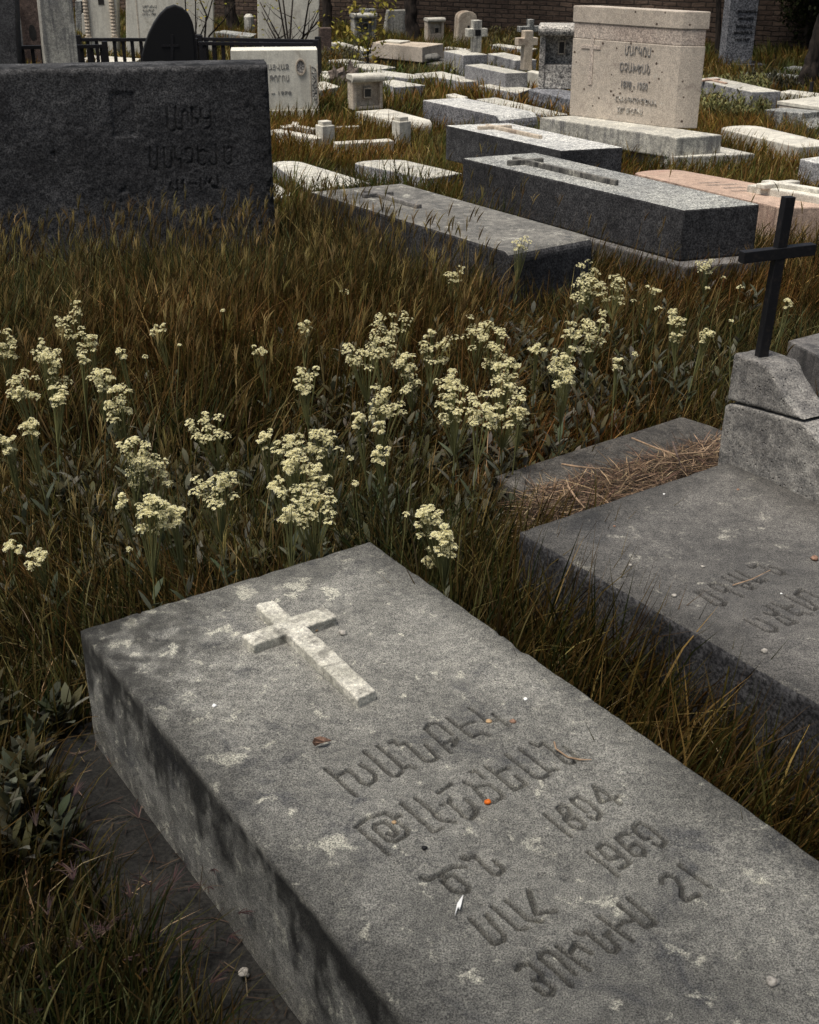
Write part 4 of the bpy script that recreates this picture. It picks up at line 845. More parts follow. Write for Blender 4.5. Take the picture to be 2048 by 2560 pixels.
def inside(X, Y, poly):
    s = None; ok = np.ones(X.shape, bool); n = len(poly); ar = sum(poly[i][0] * poly[(i + 1) % n][1] - poly[(i + 1) % n][0] * poly[i][1] for i in range(n)); sg = 1 if ar > 0 else -1
    for i in range(n):
        x0, y0 = poly[i]; x1, y1 = poly[(i + 1) % n]; ok &= sg * ((x1 - x0) * (Y - y0) - (y1 - y0) * (X - x0)) > 0
    return ok
def blocked(X, Y):
    b = np.zeros(X.shape, bool)
    for p in FOOT: b |= inside(X, Y, p)
    return b
def inview(X, Y, m=.25, z=0.1):
    f = Y * CP - (z - H) * SP; u = Y * SP + (z - H) * CP; px = 1024 + F * X / f; py = 1280 - F * u / f
    return (px > -220) & (px < 2270) & (py > -60) & (py < 2900), px, py
def pick(pal, wt, n):
    i = RNG.choice(len(pal), n, p=np.array(wt) / sum(wt)); c = np.array(pal)[i]; return c * RNG.uniform(.65, 1.35, (n, 1)) * RNG.uniform(.93, 1.07, (n, 3))
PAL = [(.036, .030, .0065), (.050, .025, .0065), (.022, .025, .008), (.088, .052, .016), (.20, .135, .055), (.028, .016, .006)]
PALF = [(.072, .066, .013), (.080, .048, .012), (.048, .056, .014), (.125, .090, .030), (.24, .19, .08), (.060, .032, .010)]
def field(ymin, ymax, dens, wd, hfun, pal, wt, xspan=None):
    x0, x1 = -.5 * ymax - .6, .5 * ymax + .8
    n = int((x1 - x0) * (ymax - ymin) * dens); X = RNG.uniform(x0, x1, n); Y = RNG.uniform(ymin, ymax, n)
    ok, px, py = inview(X, Y); cl = vnoise(X, Y, 3.0, 77) * .6 + vnoise(X, Y, 9, 78) * .4
    ok &= ~blocked(X, Y) & (RNG.random(n) < .35 + cl * 1.1); X, Y, px, py, cl = X[ok], Y[ok], px[ok], py[ok], cl[ok]; n = len(X)
    h = hfun(X, Y, px, py, cl) * RNG.uniform(.55, 1.25, n); col = pick(pal, wt, n)
    gz = (((px > 900) & (py > 1300)) | ((px < 420) & (py > 1500)))[:, None]; col = np.where(gz, col * np.array([[.50, .70, .72]]) , col)  # near gap and lower-left grass: greener, and darkened in colour as if shaded
    g = vnoise(X, Y, 1.3, 80)[:, None]; col = col * (1 + (g - .5) * np.array([[.9, .1, -.3]])).clip(.4, 1.6)
    tips = col * RNG.uniform(1.0, 2.0, (n, 1)) + RNG.random((n, 1)) ** 3 * np.array([[.10, .06, .02]])
    wind = R(20) + (vnoise(X, Y, 1.2, 81) - .5) * 5 + RNG.normal(0, 1.2, n)
    return blades(np.stack([X, Y, np.zeros(n)], 1), h, wd * RNG.uniform(.6, 1.4, n) * (1 + h), wind, RNG.uniform(.0, .38, n), RNG.uniform(.1, 1.3, n) ** 1.3, col, tips=tips, face=RNG.uniform(0, np.pi, n))
def h_near(X, Y, px, py, cl):
    h = .15 + .12 * cl
    mead = (py > 520) & (py < 1150) & (px < 1250); h = np.where(mead, .26 + .16 * cl, h)
    rt = (py > 560) & (py < 1100) & (px >= 1250); h = np.where(rt, .16 + .14 * cl, h)
    gap = (px > 900) & (py > 1350); h = np.where(gap, .24 + .22 * cl, h); bl = (px < 420) & (py > 1600); h = np.where(bl, .12 + .16 * cl, h)
    return h
def h_mid(X, Y, px, py, cl): return np.where((py > 470) & (px < 1300), .20 + .15 * cl, .10 + .13 * cl)
def h_far(X, Y, px, py, cl): return .12 + .17 * cl ** 1.5
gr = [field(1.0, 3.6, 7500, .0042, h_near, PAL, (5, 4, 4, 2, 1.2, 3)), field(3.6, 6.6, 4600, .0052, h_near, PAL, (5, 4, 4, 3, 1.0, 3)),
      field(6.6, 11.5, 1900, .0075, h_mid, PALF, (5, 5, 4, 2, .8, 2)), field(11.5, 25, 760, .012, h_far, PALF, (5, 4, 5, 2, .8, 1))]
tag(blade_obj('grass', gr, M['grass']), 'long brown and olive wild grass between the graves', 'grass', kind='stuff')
# wild barley: stems with spiky ears, nodding
def barley(n, yr_, pxr, pyr, hh):
    X = RNG.uniform(-4, 5, n * 12); Y = RNG.uniform(yr_[0], yr_[1], n * 12); ok, px, py = inview(X, Y)
    ok &= ~blocked(X, Y) & (px > pxr[0]) & (px < pxr[1]) & (py > pyr[0]) & (py < pyr[1]); X, Y = X[ok][:n], Y[ok][:n]; n = len(X)
    h = RNG.uniform(hh[0], hh[1], n); az = R(30) + RNG.normal(0, 1.0, n); lean = RNG.uniform(0, .2, n); col = pick([(.10, .075, .02), (.14, .085, .03), (.08, .045, .015)], (3, 2, 2), n)
    base = np.stack([X, Y, np.zeros(n)], 1); st = blades(base, h, np.full(n, .0028), az, lean, np.full(n, .15), col, (1, 1, .9, 0))
    tip = base + np.stack([np.cos(az) * np.sin(lean + .07) * h, np.sin(az) * np.sin(lean + .07) * h, np.cos(lean + .07) * h * .98], 1)
    ec = pick([(.15, .115, .042), (.11, .075, .028), (.24, .18, .075)], (3, 3, 1), n); out = [st]
    el_ = RNG.uniform(.05, .085, n); cu = RNG.uniform(.2, .9, n)
    for fa in (0, 1.05, 2.1): out.append(blades(tip - (0, 0, .01), el_, np.full(n, .007), az, lean + .15, cu, ec, (.5, 1, .75, 0), face=np.full(n, fa) + az))
    for k in range(5):
        out.append(blades(tip + (0, 0, .008 * k), RNG.uniform(.035, .06, n), np.full(n, .0012), az + RNG.normal(0, .9, n), lean + .3, cu, ec * 1.3))
    return out
br = barley(1000, (3.4, 6.6), (-150, 1200), (560, 1150), (.36, .50)) + barley(90, (3.2, 7), (1200, 2200), (560, 1200), (.28, .40)) + barley(90, (2.2, 3.8), (-100, 900), (1200, 1700), (.25, .36)) + barley(60, (6.6, 8.2), (640, 1500), (440, 700), (.3, .42))
tag(blade_obj('wild_barley', br, M['grass']), 'nodding tan ears of wild barley rising above the grass', 'grass', kind='stuff')
# leafy weeds without flowers
def leafy(n, region, hh, lw=.016, ll=(.05, .10), nl=11, pal=((.060, .058, .036), (.090, .088, .068), (.048, .044, .020)), size=1.0):
    X, Y = [], []
    while len(X) < n:
        x, y = RNG.uniform(region[0], region[1]), RNG.uniform(region[2], region[3]); p = P(x, y, .05)
        if not blocked(np.array([p.x]), np.array([p.y]))[0]: X.append(p.x); Y.append(p.y)
    X, Y = np.array(X), np.array(Y); h = RNG.uniform(*hh, n); az0 = RNG.uniform(0, 6.28, n); ln = RNG.uniform(0, .3, n); out = []
    out.append(blades(np.stack([X, Y, np.zeros(n)], 1), h, np.full(n, .004), az0, ln, ln * 0 + .1, pick([(.07, .07, .03)], (1,), n), (1, .9, .7, 0)))
    for k in range(nl):
        f = .12 + .85 * k / nl; c = pick(pal, (3, 2, 3)[:len(pal)], n); l = RNG.uniform(*ll, n) * (1.15 - .55 * f) * size
        pos = np.stack([X + np.cos(az0) * np.sin(ln + .03) * h * f, Y + np.sin(az0) * np.sin(ln + .03) * h * f, np.cos(ln) * h * f], 1)
        out.append(blades(pos, l, lw * RNG.uniform(.8, 1.3, n) * size, az0 + k * 2.4 + RNG.normal(0, .3, n), RNG.uniform(.35, .8, n), RNG.uniform(.2, .9, n), c, (.35, 1, .8, 0), tips=c * 1.15))
    return out
lf = leafy(300, (180, 1500, 1180, 1480), (.08, .20)) + leafy(230, (750, 1500, 900, 1250), (.12, .28)) + leafy(30, (-60, 330, 1350, 1700), (.06, .12), size=.75) + leafy(16, (-80, 170, 1800, 2150), (.10, .2), size=1.1) \
    + leafy(90, (1200, 1900, 750, 1120), (.10, .25)) + leafy(90, (0, 600, 950, 1350), (.10, .2))
lf += leafy(12, (10, 260, 1800, 2140), (.10, .16), lw=.017, ll=(.055, .09), nl=12, pal=((.036, .042, .026), (.055, .06, .042), (.03, .032, .018)))
lf += leafy(260, (1755, 1920, 225, 300), (.10, .28), pal=((.13, .13, .05), (.17, .16, .07), (.10, .1, .04)), size=.95) + leafy(70, (1180, 1320, 95, 135), (.15, .28), pal=((.08, .065, .025), (.10, .09, .04), (.05, .04, .02)), size=1.1) \
    + leafy(60, (810, 900, 130, 165), (.1, .2), size=1.1) + leafy(120, (1850, 2048, 205, 225), (.1, .22), size=1.0)
tag(blade_obj('leafy_weeds', lf, M['leaf']), 'grey green lance-leaved weeds growing through the grass', 'weeds', kind='stuff')

# dry straws arching over, and purplish brome heads by the footing
def region_pts(n, reg):
    out = []
    while len(out) < n:
        p = P(RNG.uniform(reg[0], reg[1]), RNG.uniform(reg[2], reg[3]), 0)
        if not blocked(np.array([p.x]), np.array([p.y]))[0]: out.append(tuple(p))
    return np.array(out)
dg = []
for reg, n_, hh_ in (((1120, 1330, 1260, 1560), 80, (.14, .34)), ((1150, 2000, 1400, 2300), 90, (.14, .34)), ((0, 450, 1500, 2500), 60, (.1, .26)), ((250, 1500, 900, 1300), 110, (.2, .4))):
    p_ = region_pts(n_, reg); c_ = pick([(.30, .21, .12), (.22, .14, .08), (.36, .28, .17)], (2, 2, 1), n_)
    dg.append(blades(p_, RNG.uniform(*hh_, n_), RNG.uniform(.0018, .004, n_), RNG.uniform(0, 6.28, n_), RNG.uniform(.1, .9, n_), RNG.uniform(.4, 1.9, n_), c_, (1, .8, .6, 0)))
tag(blade_obj('dry_grass', dg, M['grass']), 'arching pale dry straws among the green grass', 'dry grass', kind='stuff')
bp = []
for reg, n_ in (((330, 560, 2130, 2420), 16), ((120, 620, 2380, 2600), 22), ((20, 160, 2200, 2560), 10)):
    p_ = region_pts(n_, reg) if reg[0] < 300 else np.array([tuple(P(RNG.uniform(*reg[:2]), RNG.uniform(*reg[2:]), .05)) for _ in range(n_)])
    az = RNG.uniform(0, 6.28, n_); h_ = RNG.uniform(.08, .18, n_); bp.append(blades(p_, h_, np.full(n_, .0016), az, np.full(n_, .5), np.full(n_, .5), pick([(.06, .042, .03)], (1,), n_), (1, 1, .9, 0)))
    tp = p_ + np.stack([np.cos(az) * np.sin(.75) * h_, np.sin(az) * np.sin(.75) * h_, np.cos(.75) * h_], 1)
    for k in range(9): bp.append(blades(tp, RNG.uniform(.02, .05, n_), np.full(n_, .0026), az + RNG.normal(0, .35, n_), np.full(n_, .9), RNG.uniform(.1, .7, n_), pick([(.07, .040, .040), (.05, .032, .034), (.12, .085, .065)], (2, 2, 1), n_)))
tag(blade_obj('brome_grass', bp, M['grass']), 'purplish drooping brome heads beside the dark footing', 'grass', kind='stuff')
# ------------------------------------------------------------------ fallen needles and twigs
n = 3000; U_ = RNG.random(n); V_ = RNG.random(n) ** .75
hp = [P(x, y, ZPD) for x, y in ((1330,1240),(1560,1125),(1800,1105),(1790,1165),(1300,1345))]
na, nb_, nc, nd = P(1335, 1225, ZPD), P(1800, 1095, ZPD), P(1800, 1170, ZPD), P(1290, 1350, ZPD)
pos = np.array([(na * (1 - u) + nb_ * u) * (1 - v) + (nd * (1 - u) + nc * u) * v for u, v in zip(U_, V_)]); pos[:, 2] = ZPD + .006 + RNG.random(n) ** 2 * .035 * (.35 + .65 * np.sin(np.clip(V_ * 3.1, 0, 3.1))) * np.clip(V_ * 1.6, .1, 1)
kp = ~inside(pos[:, 0], pos[:, 1], [(p.x, p.y) for p in (A2, A2 + ew2 * W2, A2 + ew2 * W2 + el2 * L2, A2 + el2 * L2)]); pos = pos[kp]; n = len(pos)
nc_ = pick([(.13, .085, .055), (.08, .05, .036), (.28, .20, .125), (.035, .026, .02)], (4, 3, 3, 4), n)
ne = [blades(pos, RNG.uniform(.05, .11, n), np.full(n, .0026), RNG.uniform(0, 6.28, n), RNG.uniform(1.2, 1.65, n), RNG.uniform(-.1, .5, n), nc_, (1, 1, .9, 0), face=RNG.uniform(0, 6.28, n))]
tag(blade_obj('fallen_needles', ne, M['needles']), 'heap of reddish brown pine needles on the concrete ledge', 'needles', kind='stuff')
n = 170; q = [uv([pc_ for pc_ in (A1 - ew * .18, A1 - ew * .0, A1 + el * 1.2, A1 - ew * .18 + el * 1.2)], a, b, .056) for a, b in RNG.random((n, 2))]
pos = np.array(q); nc_ = pick([(.06, .04, .028), (.12, .085, .06), (.035, .025, .02)], (3, 1, 3), n)
tag(blade_obj('dry_litter', [blades(pos, RNG.uniform(.02, .07, n), np.full(n, .0018), RNG.uniform(0, 6.28, n), RNG.uniform(1.3, 1.6, n), RNG.uniform(-.1, .3, n), nc_, (1, 1, .9, 0))], M['needles']), 'sparse dry straw lying on the dark footing at lower left', 'litter', kind='stuff')
def twig(label, pts, z, r, mat='twig', name='twig'):
    bm = bmesh.new(); P3 = [P(x, y, z + dz) for x, y, dz in pts]; tube(bm, P3, [r] * (len(P3) - 1) + [r * .4], 6); tag(done(name, bm, M[mat]), label, 'twig', 'dry twigs')
twig('pale forked twig lying across the needle heap', [(1580,1095,.05),(1640,1120,.09),(1690,1137,.10),(1760,1130,.07),(1800,1090,.05)], ZPD, .0026)
twig('straight pale twig on the left half of the needle heap', [(1420,1215,.04),(1440,1245,.06),(1462,1270,.05)], ZPD, .003)
twig('dark short twig crossing the forked twig', [(1682,1105,.08),(1694,1140,.11),(1707,1175,.07)], ZPD, .003, 'brown_stone')
twig('long thin pale twig lying flat on the needle heap', [(1405,1160,.04),(1440,1166,.05),(1500,1172,.04)], ZPD, .0028)
twig('curved tan needle lying on the carved name of the foreground slab', [(1386,1855,.003),(1390,1872,.006),(1420,1893,.004),(1450,1899,.004),(1479,1899,.004)], ZT, .0016)
twig('thin straw lying over letters on the right-hand slab', [(1832,1463,.004),(1880,1448,.007),(1926,1425,.006)], ZR, .0014)

# ------------------------------------------------------------------ small litter on the slabs
def pebble(label, x, y, z, r, mat='pebble', name='pebble', cat='pebble', sq=.6, group='pebbles and debris on the slabs'):
    bm = bmesh.new(); bmesh.ops.create_icosphere(bm, subdivisions=2, radius=r)
    c = P(x, y, z) + UP * r * sq * .7
    for v in bm.verts: v.co += v.co.normalized() * mnoise.noise(v.co * (1.3 / r) + Vector((x, y, 0))) * r * .45; v.co.z *= sq; v.co += c
    tag(done(name, bm, M[mat], smooth=True), label, cat, group)
pebble('white pebble left of the carved name on the foreground slab', 536, 1766, ZT, .0045, 'paper'); pebble('brown and white pebble near the bottom right corner of the slab', 1930, 2457, ZT, .0085)
pebble('small whitish pebble right of the marble cross', 857, 1585, ZT, .008); pebble('tan seed tucked under the right arm of the marble cross', 789, 1577, ZT, .006, 'seed', 'seed', 'seed')
pebble('tan seed lying above the first carved line', 1223, 1805, ZT, .006, 'seed', 'seed', 'seed', .45); pebble('reddish crumb right of the tan seed on the slab', 1282, 1806, ZT, .006, 'leafdry')
pebble('bright orange beetle sitting on the second carved line', 1219, 2008, ZT, .006, 'orange', 'beetle', 'beetle', .7, None); pebble('pale seed inside the big round letter', 985, 2058, ZT, .004, 'seed', 'seed', 'seed')
pebble('black crumb below the big round letter', 1061, 2122, ZT, .005, 'black'); pebble('white pebble on the dark footing at the bottom left', 610, 2436, .06, .010, 'pebble')
pebble('small white pebble above the end of the first carved line', 1314, 1749, ZT, .004, 'paper')
for i, (x, y, r, lb) in enumerate(((1526,1235,.004,'small dark pebble behind the middle of the right-hand slab'),(1660,1236,.004,'tiny white pebble near the needle heap end'),(1536,1317,.005,'dark crumb low on the left part of the right-hand slab'),(1576,1414,.006,'grey pebble nearest the left edge of the right-hand slab'),(1685,1491,.008,'round grey pebble left of the shallow letters'),(2036,1399,.012,'large brown pebble above the shallow letters at the right edge'),(1910,1630,.010,'pale flat pebble below the shallow letters'),(1953,1485,.0035,'tiny white pebble between the two shallow letter lines'),(1757,1418,.006,'grey pebble above the first shallow letter'),(1845,1225,.005,'dark pebble at the foot of the pedestal'))):
    pebble(lb, x, y, ZR, r * .75, 'paper' if 'white' in lb else ('pebble' if 'pale' in lb or 'grey' in lb else 'leafdry'))
# dry leaf and white shard
lp = [P(x, y, ZT + dz) for x, y, dz in ((781,1858,.012),(786,1846,.022),(800,1842,.02),(815,1846,.014),(829,1852,.004),(812,1856,.012),(800,1860,.004),(788,1866,.002))]
bm = bmesh.new(); prism(bm, lp, [p + UP * .0015 for p in lp]); tag(done('dry_leaf', bm, M['leafdry']), 'curled brown dry leaf left of the first carved line', 'leaf')
lp = [P(x, y, ZT + .004) for x, y in ((1158,2240),(1154,2262),(1150,2275),(1145,2270),(1137,2292),(1143,2262))]
bm = bmesh.new(); prism(bm, lp, [p + UP * .003 for p in lp]); tag(done('shard', bm, M['paper']), 'white pointed shard below the carved letters', 'shard')
# stones and rocks at the back
for x, y, z, r, lb in ((1080,150,.18,.09,'flat pale rock lying on the stained footing'),(1326,212,.0,.10,'white lumpy rock left of the rough niche base')):
    pebble(lb, x, y, z, r, 'white' if 'white' in lb else 'tomb', 'rock', 'rock', .5, 'rocks by the back graves')
bm = bmesh.new(); c = P(625, 95, 0); tube(bm, [c, c + UP * .3, c + UP * .34], [.075, .075, .04], 12); tag(done('kerb_post', bm, M['white']), 'round white post behind the railing', 'post', 'white posts of the kerbed plot')

# ------------------------------------------------------------------ flowering cress
def florets(centre, rad, n, up):
    d = RNG.normal(0, 1, (n, 3)); d[:, 2] = np.abs(d[:, 2]) * 1.1 - .25; d /= np.linalg.norm(d, axis=1)[:, None]
    p = centre + d * rad * RNG.uniform(.75, 1.08, (n, 1)) * np.array([1, 1, .8]); nn = d * .6 + np.array([0, 0, .7]) + RNG.normal(0, .25, (n, 3)); nn /= np.linalg.norm(nn, axis=1)[:, None]
    return p, nn
def petals(p, nn, s):
    n = len(p); a = np.cross(nn, np.array([.3, .9, .1])); a /= np.linalg.norm(a, axis=1)[:, None]; b = np.cross(nn, a); th = RNG.uniform(0, 1.57, n)[:, None]
    V = []; Cc = []; wc = np.array([.84, .80, .58]) * RNG.uniform(.75, 1.1, (n, 1)); yc = np.array([.62, .55, .14])
    for k in range(4):
        t = th + k * math.pi / 2; r = a * np.cos(t) + b * np.sin(t); q = -a * np.sin(t) + b * np.cos(t)
        V += [p, p + r * s * .62 - q * s * .36 + nn * s * .30, p + r * s * 1.05 + nn * s * .34, p + r * s * .62 + q * s * .36 + nn * s * .30]; Cc += [np.tile(yc, (n, 1)), wc, wc, wc]
    V = np.stack(V, 1).reshape(-1, 3); Cc = np.stack(Cc, 1).reshape(-1, 3)
    f = (np.arange(n) * 16)[:, None, None] + (np.arange(4) * 4)[None, :, None] + np.arange(4)[None, None, :]
    return V, f.reshape(-1, 4), Cc
K = 1.1872
HEADS = {
 'in the left edge patch': [(160,650,26,1),(145,690,40,1),(185,715,36,1.2),(10,725,46,1.2),(105,775,66,1),(45,818,56,1),(125,832,36,1),(212,800,48,1),(250,848,50,1.4),(255,745,18,1),(331,695,28,.6),(175,755,20,1),(15,932,30,1.2),(62,900,36,.8),(306,750,10,1),(88,728,22,1)],
 'in the drift behind the foreground slab': [(282,945,56,.6),(315,998,80,.8),(450,1026,80,.7),(262,1055,26,1),(322,1085,56,1.3),(362,1095,44,1),(440,902,76,.7),(556,925,30,1),(605,945,52,.9),(680,932,66,.8),(622,978,50,1),(668,1008,50,1),(645,1062,96,.75),(580,1020,28,.8),(803,958,32,.9),(748,1025,13,1),(612,1080,40,.8),(738,962,12,1),(272,1160,12,1)],
 'near the foreground slab far left': [(27,1152,32,.5),(77,1178,38,.8)],
 'in the big central bunch': [(825,680,68,.8),(765,745,80,.7),(805,735,56,1),(858,782,50,1.2),(820,850,64,1),(915,740,50,1),(940,800,46,.8),(958,716,14,1),(905,705,20,1),(1008,700,56,1),(1040,735,60,1.2),(1068,795,60,1.1),(965,850,76,1),(1062,855,84,1.1),(1020,872,50,.8),(1100,870,20,1),(755,885,26,1),(800,900,24,1)],
 'in the scatter below the dark headstone': [(645,690,24,1.4),(547,742,24,1),(648,800,46,1),(725,612,16,.8),(470,655,8,1),(378,728,7,1)],
 'beside the mossy slab': [(1243,578,54,1),(1288,612,66,.8),(1232,608,46,1),(1097,512,32,.8),(950,580,38,.7),(970,573,16,.8),(1130,738,36,.5),(1250,700,58,1.3),(1208,698,38,.8),(1185,760,50,1),(1190,800,40,1)],
 'near the iron cross': [(1375,608,26,.6),(1490,563,38,.7),(1422,695,34,1.4),(1418,662,20,1),(1386,655,14,1),(1487,710,30,.8),(1522,592,12,.8),(1560,602,14,.6),(1663,640,18,.8),(1335,632,10,1),(1300,770,18,1.4),(1335,750,12,1),(1540,675,9,1),(1490,606,10,1)],
 'touching the right far slab corner': [(905,1095,52,1.3),(938,1135,46,1.5),(915,1175,40,1),(855,1090,14,1.2)]}
ORD = ['first', 'second', 'third', 'fourth', 'fifth', 'sixth', 'seventh', 'eighth', 'ninth', 'tenth', 'eleventh', 'twelfth', 'thirteenth', 'fourteenth', 'fifteenth', 'sixteenth', 'seventeenth', 'eighteenth', 'nineteenth', 'twentieth']
for place, hs_ in HEADS.items():
    for i, (fx, fy, fw, asp) in enumerate(sorted(hs_)):
        x, y = fx * K, fy * K; hz = .36 + .1 * random.random() if fy > 640 else .42
        if fy < 640: hz = .34
        if place.startswith('beside') and fy < 530: hz = .5
        if place.startswith('touching'): hz = .38
        if fy > 1140: hz = .26
        c = P(x, y, hz); dist = c.y; wr = fw * K / F * math.hypot(dist, H - hz) / 2 * 1.27
        an_, ad = random.uniform(0, 6.28), random.uniform(.02, .08); base = Vector((c.x + math.cos(an_) * ad, c.y + abs(math.sin(an_)) * ad, 0))
        if blocked(np.array([base.x]), np.array([base.y]))[0]: base = Vector((c.x, c.y + .12, 0))
        size = 'large' if fw > 60 else ('mid-sized' if fw > 28 else 'tiny')
        t = thing('flowering_weed', f'{size} cream flower cluster, {ORD[i]} from the left {place}', 'flower', base, 'cream flowering cress in the grass')
        nsub = max(1, int(5 + fw / 3.6 * asp)) if fw > 16 else 1; sub = []
        for k in range(nsub):
            a = random.uniform(0, 6.28); r_ = math.sqrt(random.random()) * wr * .86 if nsub > 1 else 0; dz = random.uniform(-1, 1) * wr * .9 * asp
            sub.append(c + Vector((math.cos(a) * r_, math.sin(a) * r_ * .7, dz + (.0 if nsub > 1 else 0))))
        sr = min(.014, max(.006, wr * .26)) if nsub > 1 else wr * .8
        Vs, Fs, Cs = [], [], []; nn_ = 0
        for s_ in sub:
            p, q_ = florets(np.array(s_), sr, 18 if fw > 40 else 15, 1); V, f, cc = petals(p, q_, .0042); Vs.append(V); Fs.append(f + nn_); Cs.append(cc); nn_ += len(V)
        me = mesh_np('flower_head', np.concatenate(Vs) - np.array(base), np.concatenate(Fs)); tint(me, np.concatenate(Cs)); link('flower_head', me, M['petal'], t)
        bm = bmesh.new(); fork = base + (c - base) * .62 - UP * .0; tube(bm, [base, base + (fork - base) * .5 + Vector((.006, 0, 0)), fork], [.0028, .0024, .002], 5)
        for s_ in sub[:26]: tube(bm, [fork, (fork + s_) / 2 + Vector((0, 0, -.01)) + (s_ - fork) * .05, s_], [.0016, .0012, .0009], 4)
        bmesh.ops.translate(bm, verts=bm.verts, vec=-base); me = bpy.data.meshes.new('stem'); bm.to_mesh(me); bm.free(); tint(me, np.tile(np.array([[.17, .17, .07]]), (len(me.vertices), 1))); link('stem', me, M['stemgreen'], t)
        if fw > 20:
            nl = 12; f = np.linspace(.1, .8, nl)[:, None]; pos = np.array(base)[None] * (1 - f) + np.array(fork)[None] * f
            blade_obj('leaves', [blades(pos, RNG.uniform(.035, .075, nl), RNG.uniform(.010, .018, nl), np.arange(nl) * 2.4, RNG.uniform(.4, .9, nl), RNG.uniform(.1, .8, nl), pick(((.055, .065, .04), (.08, .085, .06)), (1, 1), nl), (.4, 1, .8, 0))], M['leaf'], t)

# ------------------------------------------------------------------ trees, stumps, saplings
def crown(t, c, rad, n, pal, ls=.09, name='crown'):
    d = RNG.normal(0, 1, (n, 3)); d /= np.linalg.norm(d, axis=1)[:, None]; p = np.array(c) + d * np.array(rad) * RNG.uniform(.35, 1, (n, 1)) ** .6
    cl = mn = vnoise(p[:, 0] + p[:, 2], p[:, 1] - p[:, 2], 1.6, 91); p = p[cl > .36]; n = len(p)
    return blade_obj(name, [blades(p, RNG.uniform(.6, 1.3, n) * ls, np.full(n, ls * .55), RNG.uniform(0, 6.28, n), RNG.uniform(.3, 2.4, n), RNG.uniform(0, .8, n), pick(pal, [1] * len(pal), n), (.4, 1, .8, 0))], M['leaf'], t)
def tree(label, pts, rad, cz, cr, n, dz=2.2, name='tree', pal=((.05, .065, .02), (.08, .09, .03))):
    p0 = pts[0]; t = thing(name, label, 'tree', Vector((p0.x, p0.y, 0)), 'trees by the back wall'); bm = bmesh.new(); top = pts[-1] + UP * dz + Vector((.15, .1, 0))
    P_ = [p0 - UP * .05] + [a for a in pts[1:]] + [(pts[-1] * .4 + top * .6), top]; rr = [rad * 1.35, rad * 1.0] + [rad * .9] * (len(P_) - 4) + [rad * .7, rad * .45]
    # finer path with wobble
    Q, q = [], []
    for i in range(len(P_) - 1):
        for k in range(8): f = k / 8; Q.append(P_[i].lerp(P_[i + 1], f) + Vector((mnoise.noise(Vector((i, k * .4, 1))), mnoise.noise(Vector((i, k * .4, 5))), 0)) * rad * .15); q.append(rr[i] * (1 - f) + rr[i + 1] * f)
    tube(bm, Q, q, 14)
    for v in bm.verts: v.co += Vector((mnoise.noise(v.co * 9), mnoise.noise(v.co * 9 + Vector((4, 0, 0))), 0)) * rad * .22
    done('trunk', bm, M['bark'], t, smooth=True)
    for k in range(5):
        a = k * 1.3; s = Q[int(len(Q) * .72) + k]; bm = bmesh.new(); e = s + Vector((math.cos(a) * cr * .7, math.sin(a) * cr * .7, .8)); tube(bm, [s, (s + e) / 2 + UP * .15, e], [rad * .35, rad * .2, rad * .08], 7); done('limb', bm, M['bark'], t, smooth=True)
    crown(t, (top.x, top.y, top.z + cz), (cr, cr, cr * .75), n, pal)
    FOOT.append([(p0.x - rad, p0.y - rad), (p0.x + rad, p0.y - rad), (p0.x + rad, p0.y + rad), (p0.x - rad, p0.y + rad)])
def vp(x, y, base, ang=0): return PV(x, y, base, ang)
b = P(1040, 108, 0); tree('thick dark tree trunk behind the pink box tomb', [b, vp(1028, 60, b), vp(1026, -10, b)], .095, .5, 1.3, 2600)
b = P(821, 92, 0); tree('dark trunk right of the tall white stele', [b, vp(819, 50, b), vp(816, -10, b)], .075, .5, .9, 1200, dz=2.8)
b = P(1795, 150, 0); tree('thin dark trunk just right of the travertine monument', [b, vp(1796, 70, b), vp(1797, -10, b)], .035, .4, 1.5, 4500, dz=2.6)
b = P(2012, 232, 0); tree('dark leaning rough trunk at the right edge', [b, vp(2022, 190, b), vp(2038, 140, b), vp(2062, 60, b), vp(2085, -10, b)], .10, .6, 1.9, 6000, dz=2.4)
b = P(590, 84, 0); tree('shaded trunk by the wall left of the tall white stele', [b, vp(578, 40, b), vp(572, -10, b)], .09, .5, .6, 700, dz=3.4)
b = P(420, 88, 0); tree('dark trunk above the black oval stone', [b, vp(425, 40, b), vp(428, -10, b)], .06, .4, .5, 500, dz=3.4)
b = Vector((-2.7, -.9, 0)); t = thing('tree', 'unseen tree added beside the camera to shade the foreground slab', 'tree', b, 'trees by the back wall')  # added out of view so its crown darkens the foreground
bm = bmesh.new(); tube(bm, [b - UP * .05, b + Vector((.1, .1, 1.6)), b + Vector((.5, .4, 3.0)), b + Vector((1.0, .8, 4.2))], [.16, .12, .10, .05], 14); done('trunk', bm, M['bark'], t, smooth=True)
for dx_, dy_ in ((2.4, .9), (1.2, 1.6), (3.2, 1.4)):
    bm = bmesh.new(); tube(bm, [b + Vector((.5, .4, 3.0)), b + Vector((dx_ * .5, dy_ * .6, 3.5)), b + Vector((dx_, dy_, 3.8))], [.07, .045, .015], 8); done('limb', bm, M['bark'], t, smooth=True)
crown(t, (-.9, .05, 3.8), (2.4, 1.1, .7), 3800, ((.05, .065, .02), (.08, .09, .03)), .085)
# dark evergreen shrub in the far right corner
b = P(2010, 150, 0); t = thing('shrub', 'dense dark evergreen shrub against the wall in the upper right corner', 'shrub', b)
bm = bmesh.new(); tube(bm, [b - UP * .02, b + UP * .9], [.05, .03], 7); done('stem', bm, M['bark'], t)
crown(t, (b.x + .25, b.y + .1, 1.15), (.75, .6, 1.1), 9000, ((.018, .022, .008), (.03, .035, .012)), .06, 'foliage')
